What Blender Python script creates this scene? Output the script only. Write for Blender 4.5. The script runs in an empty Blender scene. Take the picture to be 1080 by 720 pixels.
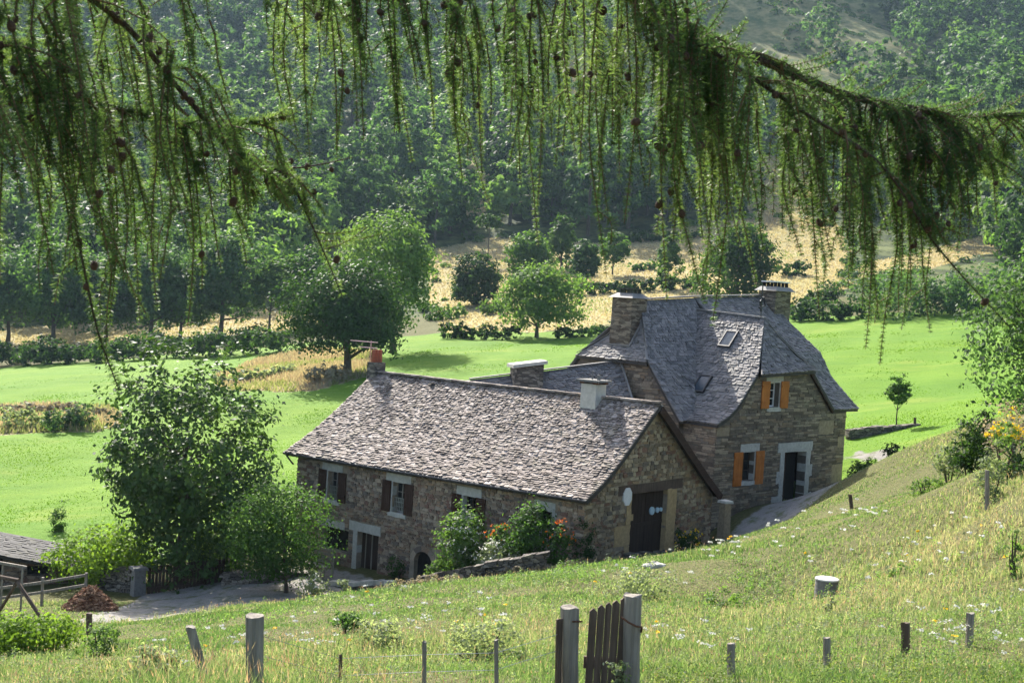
import bpy, math, random
import numpy as np
from mathutils import Vector, noise as mnoise
random.seed(11)
rng = np.random.default_rng(11)
SC = bpy.context.scene
COL = SC.collection
PI = math.pi

# ------------------------------------------------------------------ camera geometry
FPX, PITCH, ROLL = 1320.0, 0.033, 0.0615          # focal length for a 1080 px wide frame
_f = np.array([0, math.cos(PITCH), -math.sin(PITCH)])
_d = np.array([0, -math.sin(PITCH), -math.cos(PITCH)])
_r = np.array([1.0, 0, 0])
def ray(u, v):
    a, b = u - 540, v - 360
    c, s = math.cos(ROLL), math.sin(ROLL)
    x, y = c * a + s * b, -s * a + c * b
    return _r * x / FPX + _d * y / FPX + _f
def at(u, v, Y):
    q = ray(u, v)
    return q * Y / q[1]

# ------------------------------------------------------------------ object helpers
def mesh_np(name, V, F, mats, midx=None, smooth=False, attrs=None):
    """V (n,3); F (m,k) with constant k, or a list of such arrays."""
    V = np.asarray(V, np.float32)
    Fs = F if isinstance(F, list) else [F]
    Fs = [np.asarray(x, np.int32) for x in Fs if len(x)]
    me = bpy.data.meshes.new(name)
    me.vertices.add(len(V)); me.vertices.foreach_set('co', V.ravel())
    loops = np.concatenate([x.ravel() for x in Fs])
    tot = np.concatenate([np.full(len(x), x.shape[1], np.int32) for x in Fs])
    st = np.concatenate([[0], np.cumsum(tot)[:-1]]).astype(np.int32)
    me.loops.add(len(loops)); me.loops.foreach_set('vertex_index', loops)
    me.polygons.add(len(tot)); me.polygons.foreach_set('loop_start', st)
    try: me.polygons.foreach_set('loop_total', tot)
    except Exception: pass
    for m in (mats if isinstance(mats, (list, tuple)) else [mats]): me.materials.append(m)
    if midx is not None: me.polygons.foreach_set('material_index', np.asarray(midx, np.int32))
    if smooth: me.polygons.foreach_set('use_smooth', np.ones(len(tot), bool))
    if attrs:
        for k, a in attrs.items():
            a = np.asarray(a, np.float32)
            if a.ndim == 1:
                t = me.attributes.new(k, 'FLOAT', 'POINT'); t.data.foreach_set('value', a)
            else:
                t = me.attributes.new(k, 'FLOAT_COLOR', 'POINT')
                c = np.ones((len(V), 4), np.float32); c[:, :3] = a
                t.data.foreach_set('color', c.ravel())
    me.update(calc_edges=True)
    return me
def link(name, me, parent=None, loc=None, rotz=0, scale=None):
    o = bpy.data.objects.new(name, me); COL.objects.link(o)
    if parent: o.parent = parent
    if loc is not None: o.location = loc
    if rotz: o.rotation_euler = (0, 0, rotz)
    if scale is not None: o.scale = (scale,) * 3 if np.isscalar(scale) else scale
    return o
def tag(o, label=None, cat=None, group=None, kind=None):
    if label: o['label'] = label
    if cat: o['category'] = cat
    if group: o['group'] = group
    if kind: o['kind'] = kind
    return o
def thing(name, label, cat, loc=(0, 0, 0), rotz=0, group=None):
    o = bpy.data.objects.new(name, None); COL.objects.link(o)
    o.location = loc; o.rotation_euler = (0, 0, rotz); o.empty_display_size = .2
    return tag(o, label, cat, group)

class MB:
    def __init__(s): s.v = []; s.f = []; s.m = []
    def add(s, vs, fs, m=0):
        b = len(s.v); s.v += [tuple(map(float, p)) for p in vs]
        for f in fs: s.f.append([b + i for i in f]); s.m.append(m)
    def box(s, x0, x1, y0, y1, z0, z1, m=0, j=0.0):
        vs = [(x, y, z) for z in (z0, z1) for y in (y0, y1) for x in (x0, x1)]
        if j: vs = [tuple(c + random.uniform(-j, j) for c in p) for p in vs]
        s.add(vs, [(0, 2, 3, 1), (4, 5, 7, 6), (0, 1, 5, 4), (2, 6, 7, 3), (0, 4, 6, 2), (1, 3, 7, 5)], m)
    def frustum(s, cx, cy, z0, z1, a0, b0, a1, b1, m=0, ox=0, oy=0):
        vs = [(cx - a0, cy - b0, z0), (cx + a0, cy - b0, z0), (cx + a0, cy + b0, z0), (cx - a0, cy + b0, z0),
              (cx + ox - a1, cy + oy - b1, z1), (cx + ox + a1, cy + oy - b1, z1), (cx + ox + a1, cy + oy + b1, z1), (cx + ox - a1, cy + oy + b1, z1)]
        s.add(vs, [(3, 2, 1, 0), (4, 5, 6, 7), (0, 1, 5, 4), (1, 2, 6, 5), (2, 3, 7, 6), (3, 0, 4, 7)], m)
    def tube(s, pts, rad, n=6, m=0, cap=True):
        P = [Vector(p) for p in pts]
        R = rad if isinstance(rad, (list, tuple)) else [rad] * len(P)
        rings = []
        up = Vector((0.13, 0.21, 1)).normalized()
        for i, p in enumerate(P):
            t = (P[min(i + 1, len(P) - 1)] - P[max(i - 1, 0)]).normalized()
            u = up if abs(t.dot(up)) < .95 else Vector((1, 0.1, 0)).normalized()
            a = t.cross(u).normalized(); b = t.cross(a)
            rings.append([p + (a * math.cos(2 * PI * k / n) + b * math.sin(2 * PI * k / n)) * R[i] for k in range(n)])
        vs = [q for r in rings for q in r]
        fs = [(i * n + k, i * n + (k + 1) % n, (i + 1) * n + (k + 1) % n, (i + 1) * n + k) for i in range(len(P) - 1) for k in range(n)]
        if cap: fs += [tuple(range(n))[::-1], tuple((len(P) - 1) * n + k for k in range(n))]
        s.add(vs, fs, m)
    def beam(s, p, q, w, h, m=0, up=(0, 0, 1)):
        p, q = Vector(p), Vector(q); t = (q - p).normalized(); u = Vector(up)
        a = t.cross(u).normalized() * w / 2; b = a.cross(t).normalized() * h / 2
        vs = [x + i * a + k * b for x in (p, q) for i, k in ((-1, -1), (1, -1), (1, 1), (-1, 1))]
        s.add(vs, [(0, 1, 2, 3)[::-1], (4, 5, 6, 7), (0, 1, 5, 4), (1, 2, 6, 5), (2, 3, 7, 6), (3, 0, 4, 7)], m)
    def mesh(s, name, mats, smooth=False):
        me = bpy.data.meshes.new(name); me.from_pydata(s.v, [], s.f)
        for m in (mats if isinstance(mats, (list, tuple)) else [mats]): me.materials.append(m)
        me.polygons.foreach_set('material_index', s.m)
        if smooth: me.polygons.foreach_set('use_smooth', [True] * len(s.f))
        me.update(); return me
    def build(s, name, mats, parent=None, smooth=False, **k):
        return link(name, s.mesh(name, mats, smooth), parent, **k)

# ------------------------------------------------------------------ materials
def new_mat(name):
    m = bpy.data.materials.new(name); m.use_nodes = True
    nt = m.node_tree; nt.nodes.clear()
    return m, nt
class NT:
    def __init__(s, nt): s.t = nt
    def n(s, typ, **k):
        q = s.t.nodes.new(typ)
        for a, b in k.items():
            if a == 'inp':
                for i, v in b.items(): s.set(q, i, v)
            else: setattr(q, a, b)
        return q
    def set(s, q, i, v):
        if isinstance(v, bpy.types.NodeSocket): s.t.links.new(v, q.inputs[i])
        else: q.inputs[i].default_value = v
    def ramp(s, fac, stops, interp='LINEAR'):
        q = s.n('ShaderNodeValToRGB'); e = q.color_ramp; e.interpolation = interp
        while len(e.elements) < len(stops): e.elements.new(.5)
        for el, (p, c) in zip(e.elements, stops):
            el.position = p; el.color = (*c, 1) if len(c) == 3 else c
        s.t.links.new(fac, q.inputs[0]); return q.outputs[0]
    def mix(s, fac, a, b, mode='MIX'):
        q = s.n('ShaderNodeMix', data_type='RGBA', blend_type=mode)
        s.set(q, 0, fac)
        for i, v in ((6, a), (7, b)):
            s.set(q, i, v if isinstance(v, bpy.types.NodeSocket) else (*v, 1))
        return q.outputs[2]
    def math(s, op, a, b=0.0, clamp=False):
        q = s.n('ShaderNodeMath', operation=op, use_clamp=clamp); s.set(q, 0, a); s.set(q, 1, b); return q.outputs[0]
    def noise(s, vec, scale, detail=3, rough=.55):
        q = s.n('ShaderNodeTexNoise', inp={'Scale': scale, 'Detail': detail, 'Roughness': rough})
        if vec is not None: s.t.links.new(vec, q.inputs['Vector'])
        return q.outputs[0]
    def mapping(s, vec, scale=(1, 1, 1), rot=(0, 0, 0)):
        q = s.n('ShaderNodeMapping'); q.inputs['Scale'].default_value = scale; q.inputs['Rotation'].default_value = rot
        s.t.links.new(vec, q.inputs['Vector']); return q.outputs[0]
    def coord(s, which='Object'): return s.n('ShaderNodeTexCoord').outputs[which]
    def geo(s, which): return s.n('ShaderNodeNewGeometry').outputs[which]
    def bump(s, h, strength=.5, dist=.02):
        q = s.n('ShaderNodeBump', inp={'Strength': strength, 'Distance': dist, 'Height': h}); return q.outputs[0]
    def pbsdf(s, col, rough=.8, normal=None, spec=.3, metal=0.0):
        q = s.n('ShaderNodeBsdfPrincipled')
        s.set(q, 'Base Color', col if isinstance(col, bpy.types.NodeSocket) else (*col, 1))
        s.set(q, 'Roughness', rough); s.set(q, 'Specular IOR Level', spec); s.set(q, 'Metallic', metal)
        if normal is not None: s.set(q, 'Normal', normal)
        return q.outputs[0]
    def out(s, sh):
        o = s.n('ShaderNodeOutputMaterial'); s.t.links.new(sh, o.inputs[0])

def plain(name, col, rough=.8, var=.25, scale=6, spec=.3, bump=.3, metal=0):
    m, t = new_mat(name); N = NT(t); c = N.coord()
    f = N.noise(c, scale, 5, .65)
    a = tuple(x * (1 - var) for x in col); b = tuple(min(1, x * (1 + var)) for x in col)
    N.out(N.pbsdf(N.ramp(f, [(.3, a), (.7, b)]), rough, N.bump(N.noise(c, scale * 4, 4), bump, .01), spec, metal)); return m

def leaf_mat(name, cols, trans=.45, rough=.6, spec=.15, tcol=(1.5, 1.6, .7), hue_noise=.13, own=False):
    """foliage: colour differs leaf by leaf and in slow drifts; half of the light passes through"""
    m, t = new_mat(name); N = NT(t)
    r = N.geo('Random Per Island')
    nz = N.noise(N.geo('Position'), hue_noise, 2)
    mr = N.n('ShaderNodeMapRange', inp={'From Min': .32, 'From Max': .68}); t.links.new(nz, mr.inputs[0])
    f = N.math('ADD', N.math('MULTIPLY', r, .5), N.math('MULTIPLY', mr.outputs[0], .5))
    k = len(cols)
    c = N.ramp(f, [((i + .5) / k, x) for i, x in enumerate(cols)])
    oi = N.n('ShaderNodeObjectInfo'); k_ = N.math('ADD', N.math('MULTIPLY', oi.outputs['Random'], .55), .72)
    cb = N.n('ShaderNodeCombineXYZ'); [N.set(cb, q_, k_) for q_ in range(3)]
    c = N.mix(1.0 if own else 0.0, c, cb.outputs[0], 'MULTIPLY')
    p = N.pbsdf(c, rough, None, spec)
    tr = N.n('ShaderNodeBsdfTranslucent'); N.set(tr, 0, N.mix(1.0, c, tcol, 'MULTIPLY'))
    mx = N.n('ShaderNodeMixShader'); N.set(mx, 0, trans); t.links.new(p, mx.inputs[1]); t.links.new(tr.outputs[0], mx.inputs[2])
    N.out(mx.outputs[0]); return m

def blade_mat(name, trans=.45):
    m, t = new_mat(name); N = NT(t)
    a = N.n('ShaderNodeAttribute', attribute_name='col'); c = a.outputs['Color']
    p = N.pbsdf(c, .55, None, .25)
    tr = N.n('ShaderNodeBsdfTranslucent'); N.set(tr, 0, N.mix(1.0, c, (1.35, 1.4, .8), 'MULTIPLY'))
    mx = N.n('ShaderNodeMixShader'); N.set(mx, 0, trans); t.links.new(p, mx.inputs[1]); t.links.new(tr.outputs[0], mx.inputs[2])
    N.out(mx.outputs[0]); return m

def stone_mat(name, cols, mortar, scale, squash, mortar_w=.06, bump=.9, blotch=.35, wobble=.12):
    m, t = new_mat(name); N = NT(t); c = N.coord()
    w = N.n('ShaderNodeTexNoise', inp={'Scale': 3.0, 'Detail': 2.0}); t.links.new(c, w.inputs['Vector'])
    v = N.n('ShaderNodeVectorMath', operation='MULTIPLY_ADD'); t.links.new(w.outputs['Color'], v.inputs[0])
    v.inputs[1].default_value = (wobble, wobble, wobble); t.links.new(c, v.inputs[2])
    mp = N.mapping(v.outputs[0], (1, 1, squash))
    vo = N.n('ShaderNodeTexVoronoi', feature='F1', inp={'Scale': scale, 'Randomness': .95}); t.links.new(mp, vo.inputs['Vector'])
    ve = N.n('ShaderNodeTexVoronoi', feature='DISTANCE_TO_EDGE', inp={'Scale': scale, 'Randomness': .95}); t.links.new(mp, ve.inputs['Vector'])
    sep = N.n('ShaderNodeSeparateColor'); t.links.new(vo.outputs['Color'], sep.inputs[0])
    k = len(cols)
    base = N.ramp(sep.outputs[0], [((i + .5) / k, x) for i, x in enumerate(cols)], 'CONSTANT')
    big = N.noise(c, .55, 4, .6); fine = N.noise(c, 22, 5, .7)
    base = N.mix(blotch, base, N.ramp(big, [(.35, (.35, .33, .3)), (.65, (1.0, .95, .85))]), 'MULTIPLY')
    base = N.mix(.5, base, N.ramp(fine, [(.25, (.45, .45, .45)), (.75, (1.3, 1.3, 1.25))]), 'MULTIPLY')
    edge = N.math('DIVIDE', ve.outputs['Distance'], mortar_w, True)
    holes = N.noise(c, 5, 3)
    mort = N.mix(N.math('GREATER_THAN', holes, .52), mortar, tuple(x * .22 for x in mortar))
    colr = N.mix(edge, mort, base)
    h = N.math('ADD', N.math('MULTIPLY', edge, 1.0), N.math('ADD', N.math('MULTIPLY', fine, .5), N.math('MULTIPLY', sep.outputs[1], .6)))
    N.out(N.pbsdf(colr, .9, N.bump(h, bump, .05), .15)); return m

def slate_mat(name, cols, rough=.55, spec=.45, lichen=(.30, .28, .22)):
    m, t = new_mat(name); N = NT(t); c = N.coord(); r = N.geo('Random Per Island')
    k = len(cols)
    b = N.ramp(r, [((i + .5) / k, x) for i, x in enumerate(cols)])
    li = N.noise(c, 2.2, 6, .7)
    b = N.mix(N.ramp(li, [(.52, (0, 0, 0)), (.68, (.7, .7, .7))]), b, lichen)
    f = N.noise(c, 30, 5, .7)
    b = N.mix(.5, b, N.ramp(f, [(.3, (.5, .5, .5)), (.7, (1.25, 1.25, 1.25))]), 'MULTIPLY')
    N.out(N.pbsdf(b, rough, N.bump(f, .6, .015), spec)); return m

def wood_mat(name, a, b, rough=.85, axis=2, scale=18):
    m, t = new_mat(name); N = NT(t); c = N.coord()
    s = [scale] * 3; s[axis] = scale * .06
    g = N.noise(N.mapping(c, tuple(s)), 1.0, 5, .65)
    bl = N.noise(c, 2.5, 3)
    col = N.mix(.4, N.ramp(g, [(.3, a), (.7, b)]), N.ramp(bl, [(.3, (.5, .48, .45)), (.7, (1.25, 1.25, 1.2))]), 'MULTIPLY')
    N.out(N.pbsdf(col, rough, N.bump(g, .8, .01), .2)); return m

M = {}
M['stoneA'] = stone_mat('brown_rubble_stone', [(.15, .105, .075), (.26, .185, .13), (.34, .255, .18), (.20, .12, .09), (.42, .34, .25), (.21, .165, .125), (.30, .20, .125), (.17, .14, .115)], (.36, .30, .22), 4.6, 2.0, .05, 1.0, .35, .22)
M['stoneB'] = stone_mat('grey_schist_stone', [(.13, .105, .082), (.20, .17, .135), (.28, .24, .185), (.33, .275, .205), (.17, .145, .115), (.24, .185, .135)], (.12, .10, .08), 3.1, 4.2, .03, .9, .3, .16)
M['stoneG'] = stone_mat('gable_rubble_stone', [(.16, .125, .085), (.25, .20, .135), (.34, .28, .19), (.19, .115, .085), (.40, .335, .235), (.22, .185, .13), (.29, .215, .13), (.15, .13, .11)], (.42, .35, .24), 3.4, 1.7, .06, .9, .4, .25)
def pieces_mat(name, cols, bump=.7, lich=(.34, .31, .22)):
    m, t = new_mat(name); N = NT(t); c = N.coord(); r = N.geo('Random Per Island'); k = len(cols)
    b = N.ramp(r, [((i + .5) / k, x) for i, x in enumerate(cols)], 'CONSTANT')
    f = N.noise(c, 18, 6, .7); big = N.noise(c, .5, 4, .65)
    b = N.mix(.65, b, N.ramp(f, [(.25, (.45, .44, .42)), (.75, (1.35, 1.32, 1.25))]), 'MULTIPLY')
    b = N.mix(.5, b, N.ramp(big, [(.35, (.55, .54, .52)), (.65, (1.2, 1.15, 1.05))]), 'MULTIPLY')
    b = N.mix(N.ramp(N.noise(c, 3.2, 6, .75), [(.56, (0, 0, 0)), (.66, (.6, .6, .6))]), b, lich)
    N.out(N.pbsdf(b, .92, N.bump(f, bump, .03), .12)); return m
M['rubbleA'] = pieces_mat('brown_rubble', [(.19, .145, .115), (.29, .215, .165), (.38, .30, .235), (.22, .135, .11), (.43, .355, .28), (.24, .20, .17), (.32, .225, .16), (.17, .145, .13), (.35, .29, .245)])
M['rubbleG'] = pieces_mat('gable_rubble', [(.22, .175, .125), (.32, .26, .185), (.41, .34, .25), (.25, .155, .12), (.47, .40, .29), (.27, .23, .175), (.36, .265, .17), (.19, .165, .14)])
M['schistB'] = pieces_mat('grey_schist', [(.15, .125, .10), (.225, .19, .15), (.295, .245, .19), (.35, .295, .225), (.18, .155, .125), (.26, .20, .145), (.205, .18, .155)])
M['mortarA'] = plain('earth_mortar', (.27, .22, .16), .95, .35, 3)
M['mortarB'] = plain('dark_joint', (.12, .10, .08), .95, .35, 3)
M['drywall'] = stone_mat('dry_stone', [(.12, .11, .10), (.20, .18, .155), (.27, .245, .21), (.16, .14, .125)], (.03, .028, .025), 3.6, 2.6, .05)
M['slateA'] = slate_mat('brown_lauze', [(.125, .102, .09), (.23, .19, .165), (.32, .27, .237), (.44, .375, .33), (.155, .13, .115), (.27, .225, .198)], .8, .18, (.27, .235, .175))
M['slateB'] = slate_mat('grey_lauze', [(.115, .11, .108), (.18, .17, .165), (.215, .20, .192), (.26, .24, .228), (.15, .142, .138)], .7, .22, (.23, .215, .18))
M['roofbase'] = plain('roof_bedding', (.05, .045, .04))
M['lime'] = plain('pale_limestone', (.42, .41, .37), .85, .2, 9)
M['ochre'] = plain('ochre_sandstone', (.40, .29, .15), .9, .25, 7)
M['brownquoin'] = plain('tan_quoin_stone', (.27, .215, .145), .9, .25, 7)
M['zinc'] = plain('grey_zinc', (.21, .20, .185), .7, .2, 5, .3)
M['render'] = plain('whitewash_render', (.50, .47, .41), .9, .15, 6)
M['darkwood'] = wood_mat('dark_brown_boards', (.022, .015, .012), (.06, .04, .03))
M['barge'] = wood_mat('dark_barge_board', (.03, .018, .014), (.07, .04, .03), axis=1)
M['shutbrown'] = wood_mat('dark_brown_shutter', (.035, .018, .012), (.07, .038, .026))
M['shutorange'] = wood_mat('orange_shutter', (.34, .105, .02), (.52, .18, .038), .6)
M['greywood'] = wood_mat('weathered_grey_wood', (.13, .115, .095), (.33, .30, .26))
M['brownwood'] = wood_mat('weathered_brown_wood', (.06, .043, .033), (.15, .11, .085))
M['glass'] = (lambda: (lambda m, N: (N.out(N.pbsdf((.012, .014, .016), .18, None, .25)), m)[1])(*(lambda q: (q[0], NT(q[1])))(new_mat('window_glass'))))()
M['white'] = plain('white_paint', (.75, .75, .73), .6, .08)
M['black'] = plain('dark_iron', (.025, .025, .028), .5, .2, 8, .5)
M['terracotta'] = plain('terracotta', (.28, .085, .045), .8, .2)
M['redbrick'] = plain('red_brick', (.30, .095, .055), .85, .35, 9)
M['metal'] = plain('galvanised_metal', (.45, .46, .46), .4, .15, 5, .5, .1, .8)
M['concrete'] = plain('rough_concrete', (.17, .165, .155), .9, .25, 12)
M['concretelit'] = plain('sunlit_concrete_lid', (.46, .455, .43), .9, .12, 8)  # sunlight on the ring's top put into a paler colour
M['bark'] = wood_mat('grey_brown_bark', (.045, .036, .028), (.13, .105, .08))
M['larchbark'] = wood_mat('larch_bark', (.03, .02, .014), (.10, .065, .045), scale=60)
M['cone'] = plain('larch_cone', (.085, .05, .03), .8, .5, 90)
M['twig'] = plain('larch_twig', (.14, .085, .04), .8, .3, 40)
M['rust'] = plain('rusty_iron', (.10, .045, .025), .8, .4, 20)
M['nearblack'] = plain('dark_interior', (.012, .011, .010), .95)  # unlit inside of openings put into the colour; also cellar door and cowl
M['rock'] = plain('pale_rock', (.42, .40, .36), .9, .25, 5)
M['blade'] = blade_mat('grass_blade')
M['needle'] = leaf_mat('larch_needle', [(.032, .066, .026), (.062, .112, .038), (.104, .165, .054), (.19, .25, .092)], .5, .5, .35, (1.45, 1.55, .85), 2.5)
M['dryneedle'] = leaf_mat('young_larch_needle', [(.14, .19, .045), (.22, .26, .07)], .5)
G_ = {'dark': [(.018, .042, .015), (.032, .068, .022), (.052, .10, .03)],
      'mid': [(.034, .074, .022), (.056, .112, .032), (.088, .155, .044)],
      'pale': [(.07, .13, .038), (.11, .185, .056), (.16, .245, .08)],
      'blue': [(.034, .072, .032), (.054, .108, .044), (.085, .15, .06)],
      'lime': [(.09, .16, .025), (.14, .22, .035), (.20, .29, .05)],
      'sage': [(.13, .17, .10), (.20, .24, .16), (.33, .36, .26)],
      'tan': [(.20, .175, .115), (.28, .245, .165), (.36, .315, .22)]}
for k, c in G_.items(): M['leaf_' + k] = leaf_mat(k + '_leaves', c, .52, own=k in ('dark', 'mid', 'pale', 'blue'))
M['leaf_tan'] = leaf_mat('tan_leaves', G_['tan'], .4, .7, .1, (1.15, 1.1, .9))
M['leaf_glossy'] = leaf_mat('glossy_dark_leaves', [(.022, .05, .017), (.038, .076, .024), (.062, .112, .034)], .28, .55, .14)
M['petal_white'] = leaf_mat('white_petals', [(.6, .6, .52), (.75, .75, .68)], .4, .7, .2, (1, 1, 1))
M['petal_orange'] = leaf_mat('orange_petals', [(.55, .14, .02), (.72, .24, .05)], .4, .6, .2, (1.2, .9, .6))
M['petal_yellow'] = leaf_mat('yellow_petals', [(.7, .48, .02), (.85, .62, .04)], .4, .6, .2, (1.1, 1, .6))
M['petal_pink'] = leaf_mat('pink_petals', [(.5, .12, .22), (.6, .2, .3)], .4, .6, .2, (1.1, 1, 1))
# ------------------------------------------------------------------ terrain
A_O, A_TH = np.array([2.878, 42.0, -6.528]), .70
B_K = 1.06
B_O, B_TH = np.array([8.05, 47.9, -4.04]) * B_K, .80
def frame(O, th):
    return O, np.array([math.cos(th), -math.sin(th), 0]), np.array([math.sin(th), math.cos(th), 0])
FA, FB = frame(A_O, A_TH), frame(B_O, B_TH)
def W(fr, x, y, z, k=1.0): return fr[0] + k * (x * fr[1] + y * fr[2] + z * np.array([0, 0, 1.0]))
CP = []
def cp(u, v, Y): CP.append(tuple(at(u, v, Y)))
def cw(*p): CP.append(tuple(p))
# the slope below the camera
for X in (-25, -12, 0, 12, 25): cw(X, -20, .6 + .05 * X); cw(X, -6, -.9 + .06 * X)
cw(0, 0, -1.7); cw(-5, 0, -2.1); cw(5, 0, -1.3); cw(-12, 4, -3.5); cw(10, 4, -1.6)
for q in [(540, 765, 9.5), (640, 742, 10.5), (268, 738, 8.6), (60, 735, 12), (1060, 722, 10.5), (860, 740, 10.5),
          (871, 631, 26.5), (1040, 620, 20), (1010, 560, 28), (960, 525, 36), (1060, 530, 26), (1075, 480, 32), (1120, 470, 40),
          (640, 640, 24), (740, 610, 30), (560, 612, 32), (660, 592, 40), (740, 578, 44), (800, 561, 45), (850, 539, 46.5), (895, 512, 48), (950, 475, 50), (1010, 452, 50),
          (420, 640, 27), (450, 618, 38), (300, 655, 25), (330, 632, 34), (220, 665, 27), (180, 672, 26), (130, 690, 21), (40, 705, 17),
          (60, 672, 31), (10, 690, 26)]: cp(*q)
# yard and the houses' footings
for q in [(190, 640, 45), (120, 650, 42), (250, 632, 45), (150, 628, 49), (60, 640, 44), (0, 645, 44), (-80, 660, 42), (-150, 660, 42)]: cp(*q)
for x, y, z in [(-15, -.6, -4.75), (-10.5, -.6, -4.65), (-8, -.8, -4.5), (0.2, 0, -2.3), (.3, 4.5, -2.35), (.3, 8.9, -2.75), (-8, 4, -3.5), (-15.4, 9, -4.9), (-8, 10, -4)]: cw(*W(FA, x, y, z))
for x, y, z in [(.6, .9, -3.85), (.6, 5.5, -3.4), (.4, 9.2, -3.2), (-5, 5, -3.4), (-9, 0, -4.1), (-9, 10, -3.1), (-4, 11.5, -2.9)]: cw(*W(FB, x, y, z, B_K))
# the meadow behind
for q in [(20, 562, 60), (-120, 580, 60), (200, 520, 68), (20, 470, 84), (250, 465, 88), (20, 400, 132), (250, 390, 132), (-150, 420, 132), (440, 385, 118), (330, 430, 98),
          (460, 358, 148), (600, 357, 150), (900, 338, 150), (1000, 335, 150), (1150, 330, 150), (900, 400, 95), (1000, 425, 74), (960, 455, 65), (920, 479, 61), (1100, 410, 80),
          (100, 382, 155), (300, 362, 160)]: cp(*q)
# fields and woods on the far side
for q in [(-100, 366, 185), (100, 358, 185), (280, 345, 188), (560, 343, 165), (680, 325, 180), (860, 318, 180), (1000, 312, 180),
          (500, 262, 262), (650, 256, 265), (850, 240, 270), (1040, 252, 262), (200, 300, 235), (0, 320, 225), (350, 280, 245),
          (500, 170, 355), (250, 180, 355), (0, 200, 345), (750, 170, 355), (1000, 170, 350), (1150, 180, 340),
          (500, 70, 470), (200, 70, 480), (-100, 80, 480), (870, 90, 440), (960, 110, 430), (860, 30, 500), (1060, 100, 470), (1100, 0, 640), (980, 20, 560),
          (540, -80, 640), (0, -90, 640), (900, -120, 700), (1200, -80, 720), (-300, 0, 560), (1400, 60, 480), (-300, 300, 260), (1400, 250, 240)]: cp(*q)
for X, Y, z in [(-120, 60, -16), (-60, 30, -12), (-60, 0, -6), (60, 20, 4), (90, 70, 5), (-300, 900, 330), (0, 900, 350), (300, 900, 380), (-400, 300, 60), (400, 300, 80), (500, 700, 330), (-600, 700, 290)]: cw(X, Y, z)
CP = np.array(CP)
_S = 100.0
def _phi(r2): return np.where(r2 > 0, r2 * np.log(np.maximum(r2, 1e-12)), 0)
def _fit():
    P = CP[:, :2] / _S; n = len(P)
    K = _phi(((P[:, None] - P[None]) ** 2).sum(-1)) + np.eye(n) * 2e-5
    Q = np.c_[np.ones(n), P]
    Ax = np.block([[K, Q], [Q.T, np.zeros((3, 3))]])
    return P, np.linalg.solve(Ax, np.r_[CP[:, 2], 0, 0, 0])
_TP, _TW = _fit()
def hgt(X, Y):
    X = np.asarray(X, float); Y = np.asarray(Y, float); sh = X.shape
    q = np.c_[X.ravel(), Y.ravel()] / _S; out = np.empty(len(q))
    for i in range(0, len(q), 40000):
        c = q[i:i + 40000]
        out[i:i + 40000] = _phi(((c[:, None] - _TP[None]) ** 2).sum(-1)) @ _TW[:-3] + _TW[-3] + c @ _TW[-2:]
    x, y = X.ravel(), Y.ravel(); r = np.hypot(x, y)
    near = np.clip(1 - (r - 42) / 6, 0, 1)
    out += near * (.05 * np.sin(x * 1.3 + .6 * y) * np.sin(y * 1.1 - .4 * x) + .03 * np.sin(2.9 * x + 1.7 * y))
    mid = np.clip((r - 60) / 30, 0, 1) * np.clip((190 - r) / 20, 0, 1)
    out += mid * (.10 * np.sin(x * .35 + .2 * y) * np.sin(y * .27) + .06 * np.sin(x * .9 - y * .5))
    far = np.clip((r - 250) / 150, 0, 1)
    out += far * (3.0 * np.sin(x * .05 + 1) * np.sin(y * .043) + 1.5 * np.sin(x * .13 + y * .1))
    return out.reshape(sh)
_TT = np.exp(np.linspace(math.log(4), math.log(900), 1500))
def ground(u, v):
    """the first point of the terrain seen through a pixel of the photograph"""
    d = ray(u, v); P = d[None] * (_TT / d[1])[:, None]
    b = P[:, 2] - hgt(P[:, 0], P[:, 1])
    i = np.argmax(b < 0) if (b < 0).any() else len(b) - 1
    if i == 0: return P[0]
    t = b[i - 1] / (b[i - 1] - b[i])
    return P[i - 1] + (P[i] - P[i - 1]) * t
def drop(X, Y, dz=0.0): return (float(X), float(Y), float(hgt(X, Y)) + dz)
def poly_world(px): return np.array([ground(u, v)[:2] for u, v in px])
def inside(X, Y, poly):
    c = np.zeros(X.shape, bool); n = len(poly)
    for i in range(n):
        x1, y1 = poly[i]; x2, y2 = poly[(i + 1) % n]
        if y1 == y2: continue
        k = ((y1 > Y) != (y2 > Y)) & (X < (x2 - x1) * (Y - y1) / (y2 - y1) + x1)
        c ^= k
    return c
ZONES = {
 'wheat': [[(452, 264), (520, 250), (640, 257), (720, 238), (868, 226), (900, 250), (890, 305), (850, 322), (700, 328), (620, 346), (470, 352), (452, 320)],
           [(-80, 350), (120, 340), (180, 338), (300, 322), (345, 322), (345, 345), (200, 358), (60, 364), (-80, 372)],
           [(484, 160), (516, 160), (516, 232), (488, 232)], [(352, 148), (408, 148), (408, 192), (352, 192)], [(588, 60), (630, 60), (626, 110), (590, 110)],
           [(880, 285), (1045, 246), (1130, 230), (1130, 258), (1040, 268), (890, 305)], [(790, 165), (860, 165), (872, 240), (790, 240)]],
 'gravel': [],
 'spur': [[(760, -20), (900, -20), (960, 60), (1000, 112), (960, 135), (880, 120), (820, 100), (740, 60)], [(560, 40), (625, 40), (620, 95), (565, 95)]],
 'rough': [[(-60, 434), (30, 428), (120, 430), (132, 446), (100, 456), (-60, 462)], [(225, 398), (270, 380), (330, 368), (395, 372), (395, 396), (330, 412), (230, 412)]],
}
ZP = {k: [poly_world(p) for p in v] for k, v in ZONES.items()}
def wp(fr, pts, k=1.0): return np.array([W(fr, x, y, 0, k)[:2] for x, y in pts])
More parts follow.
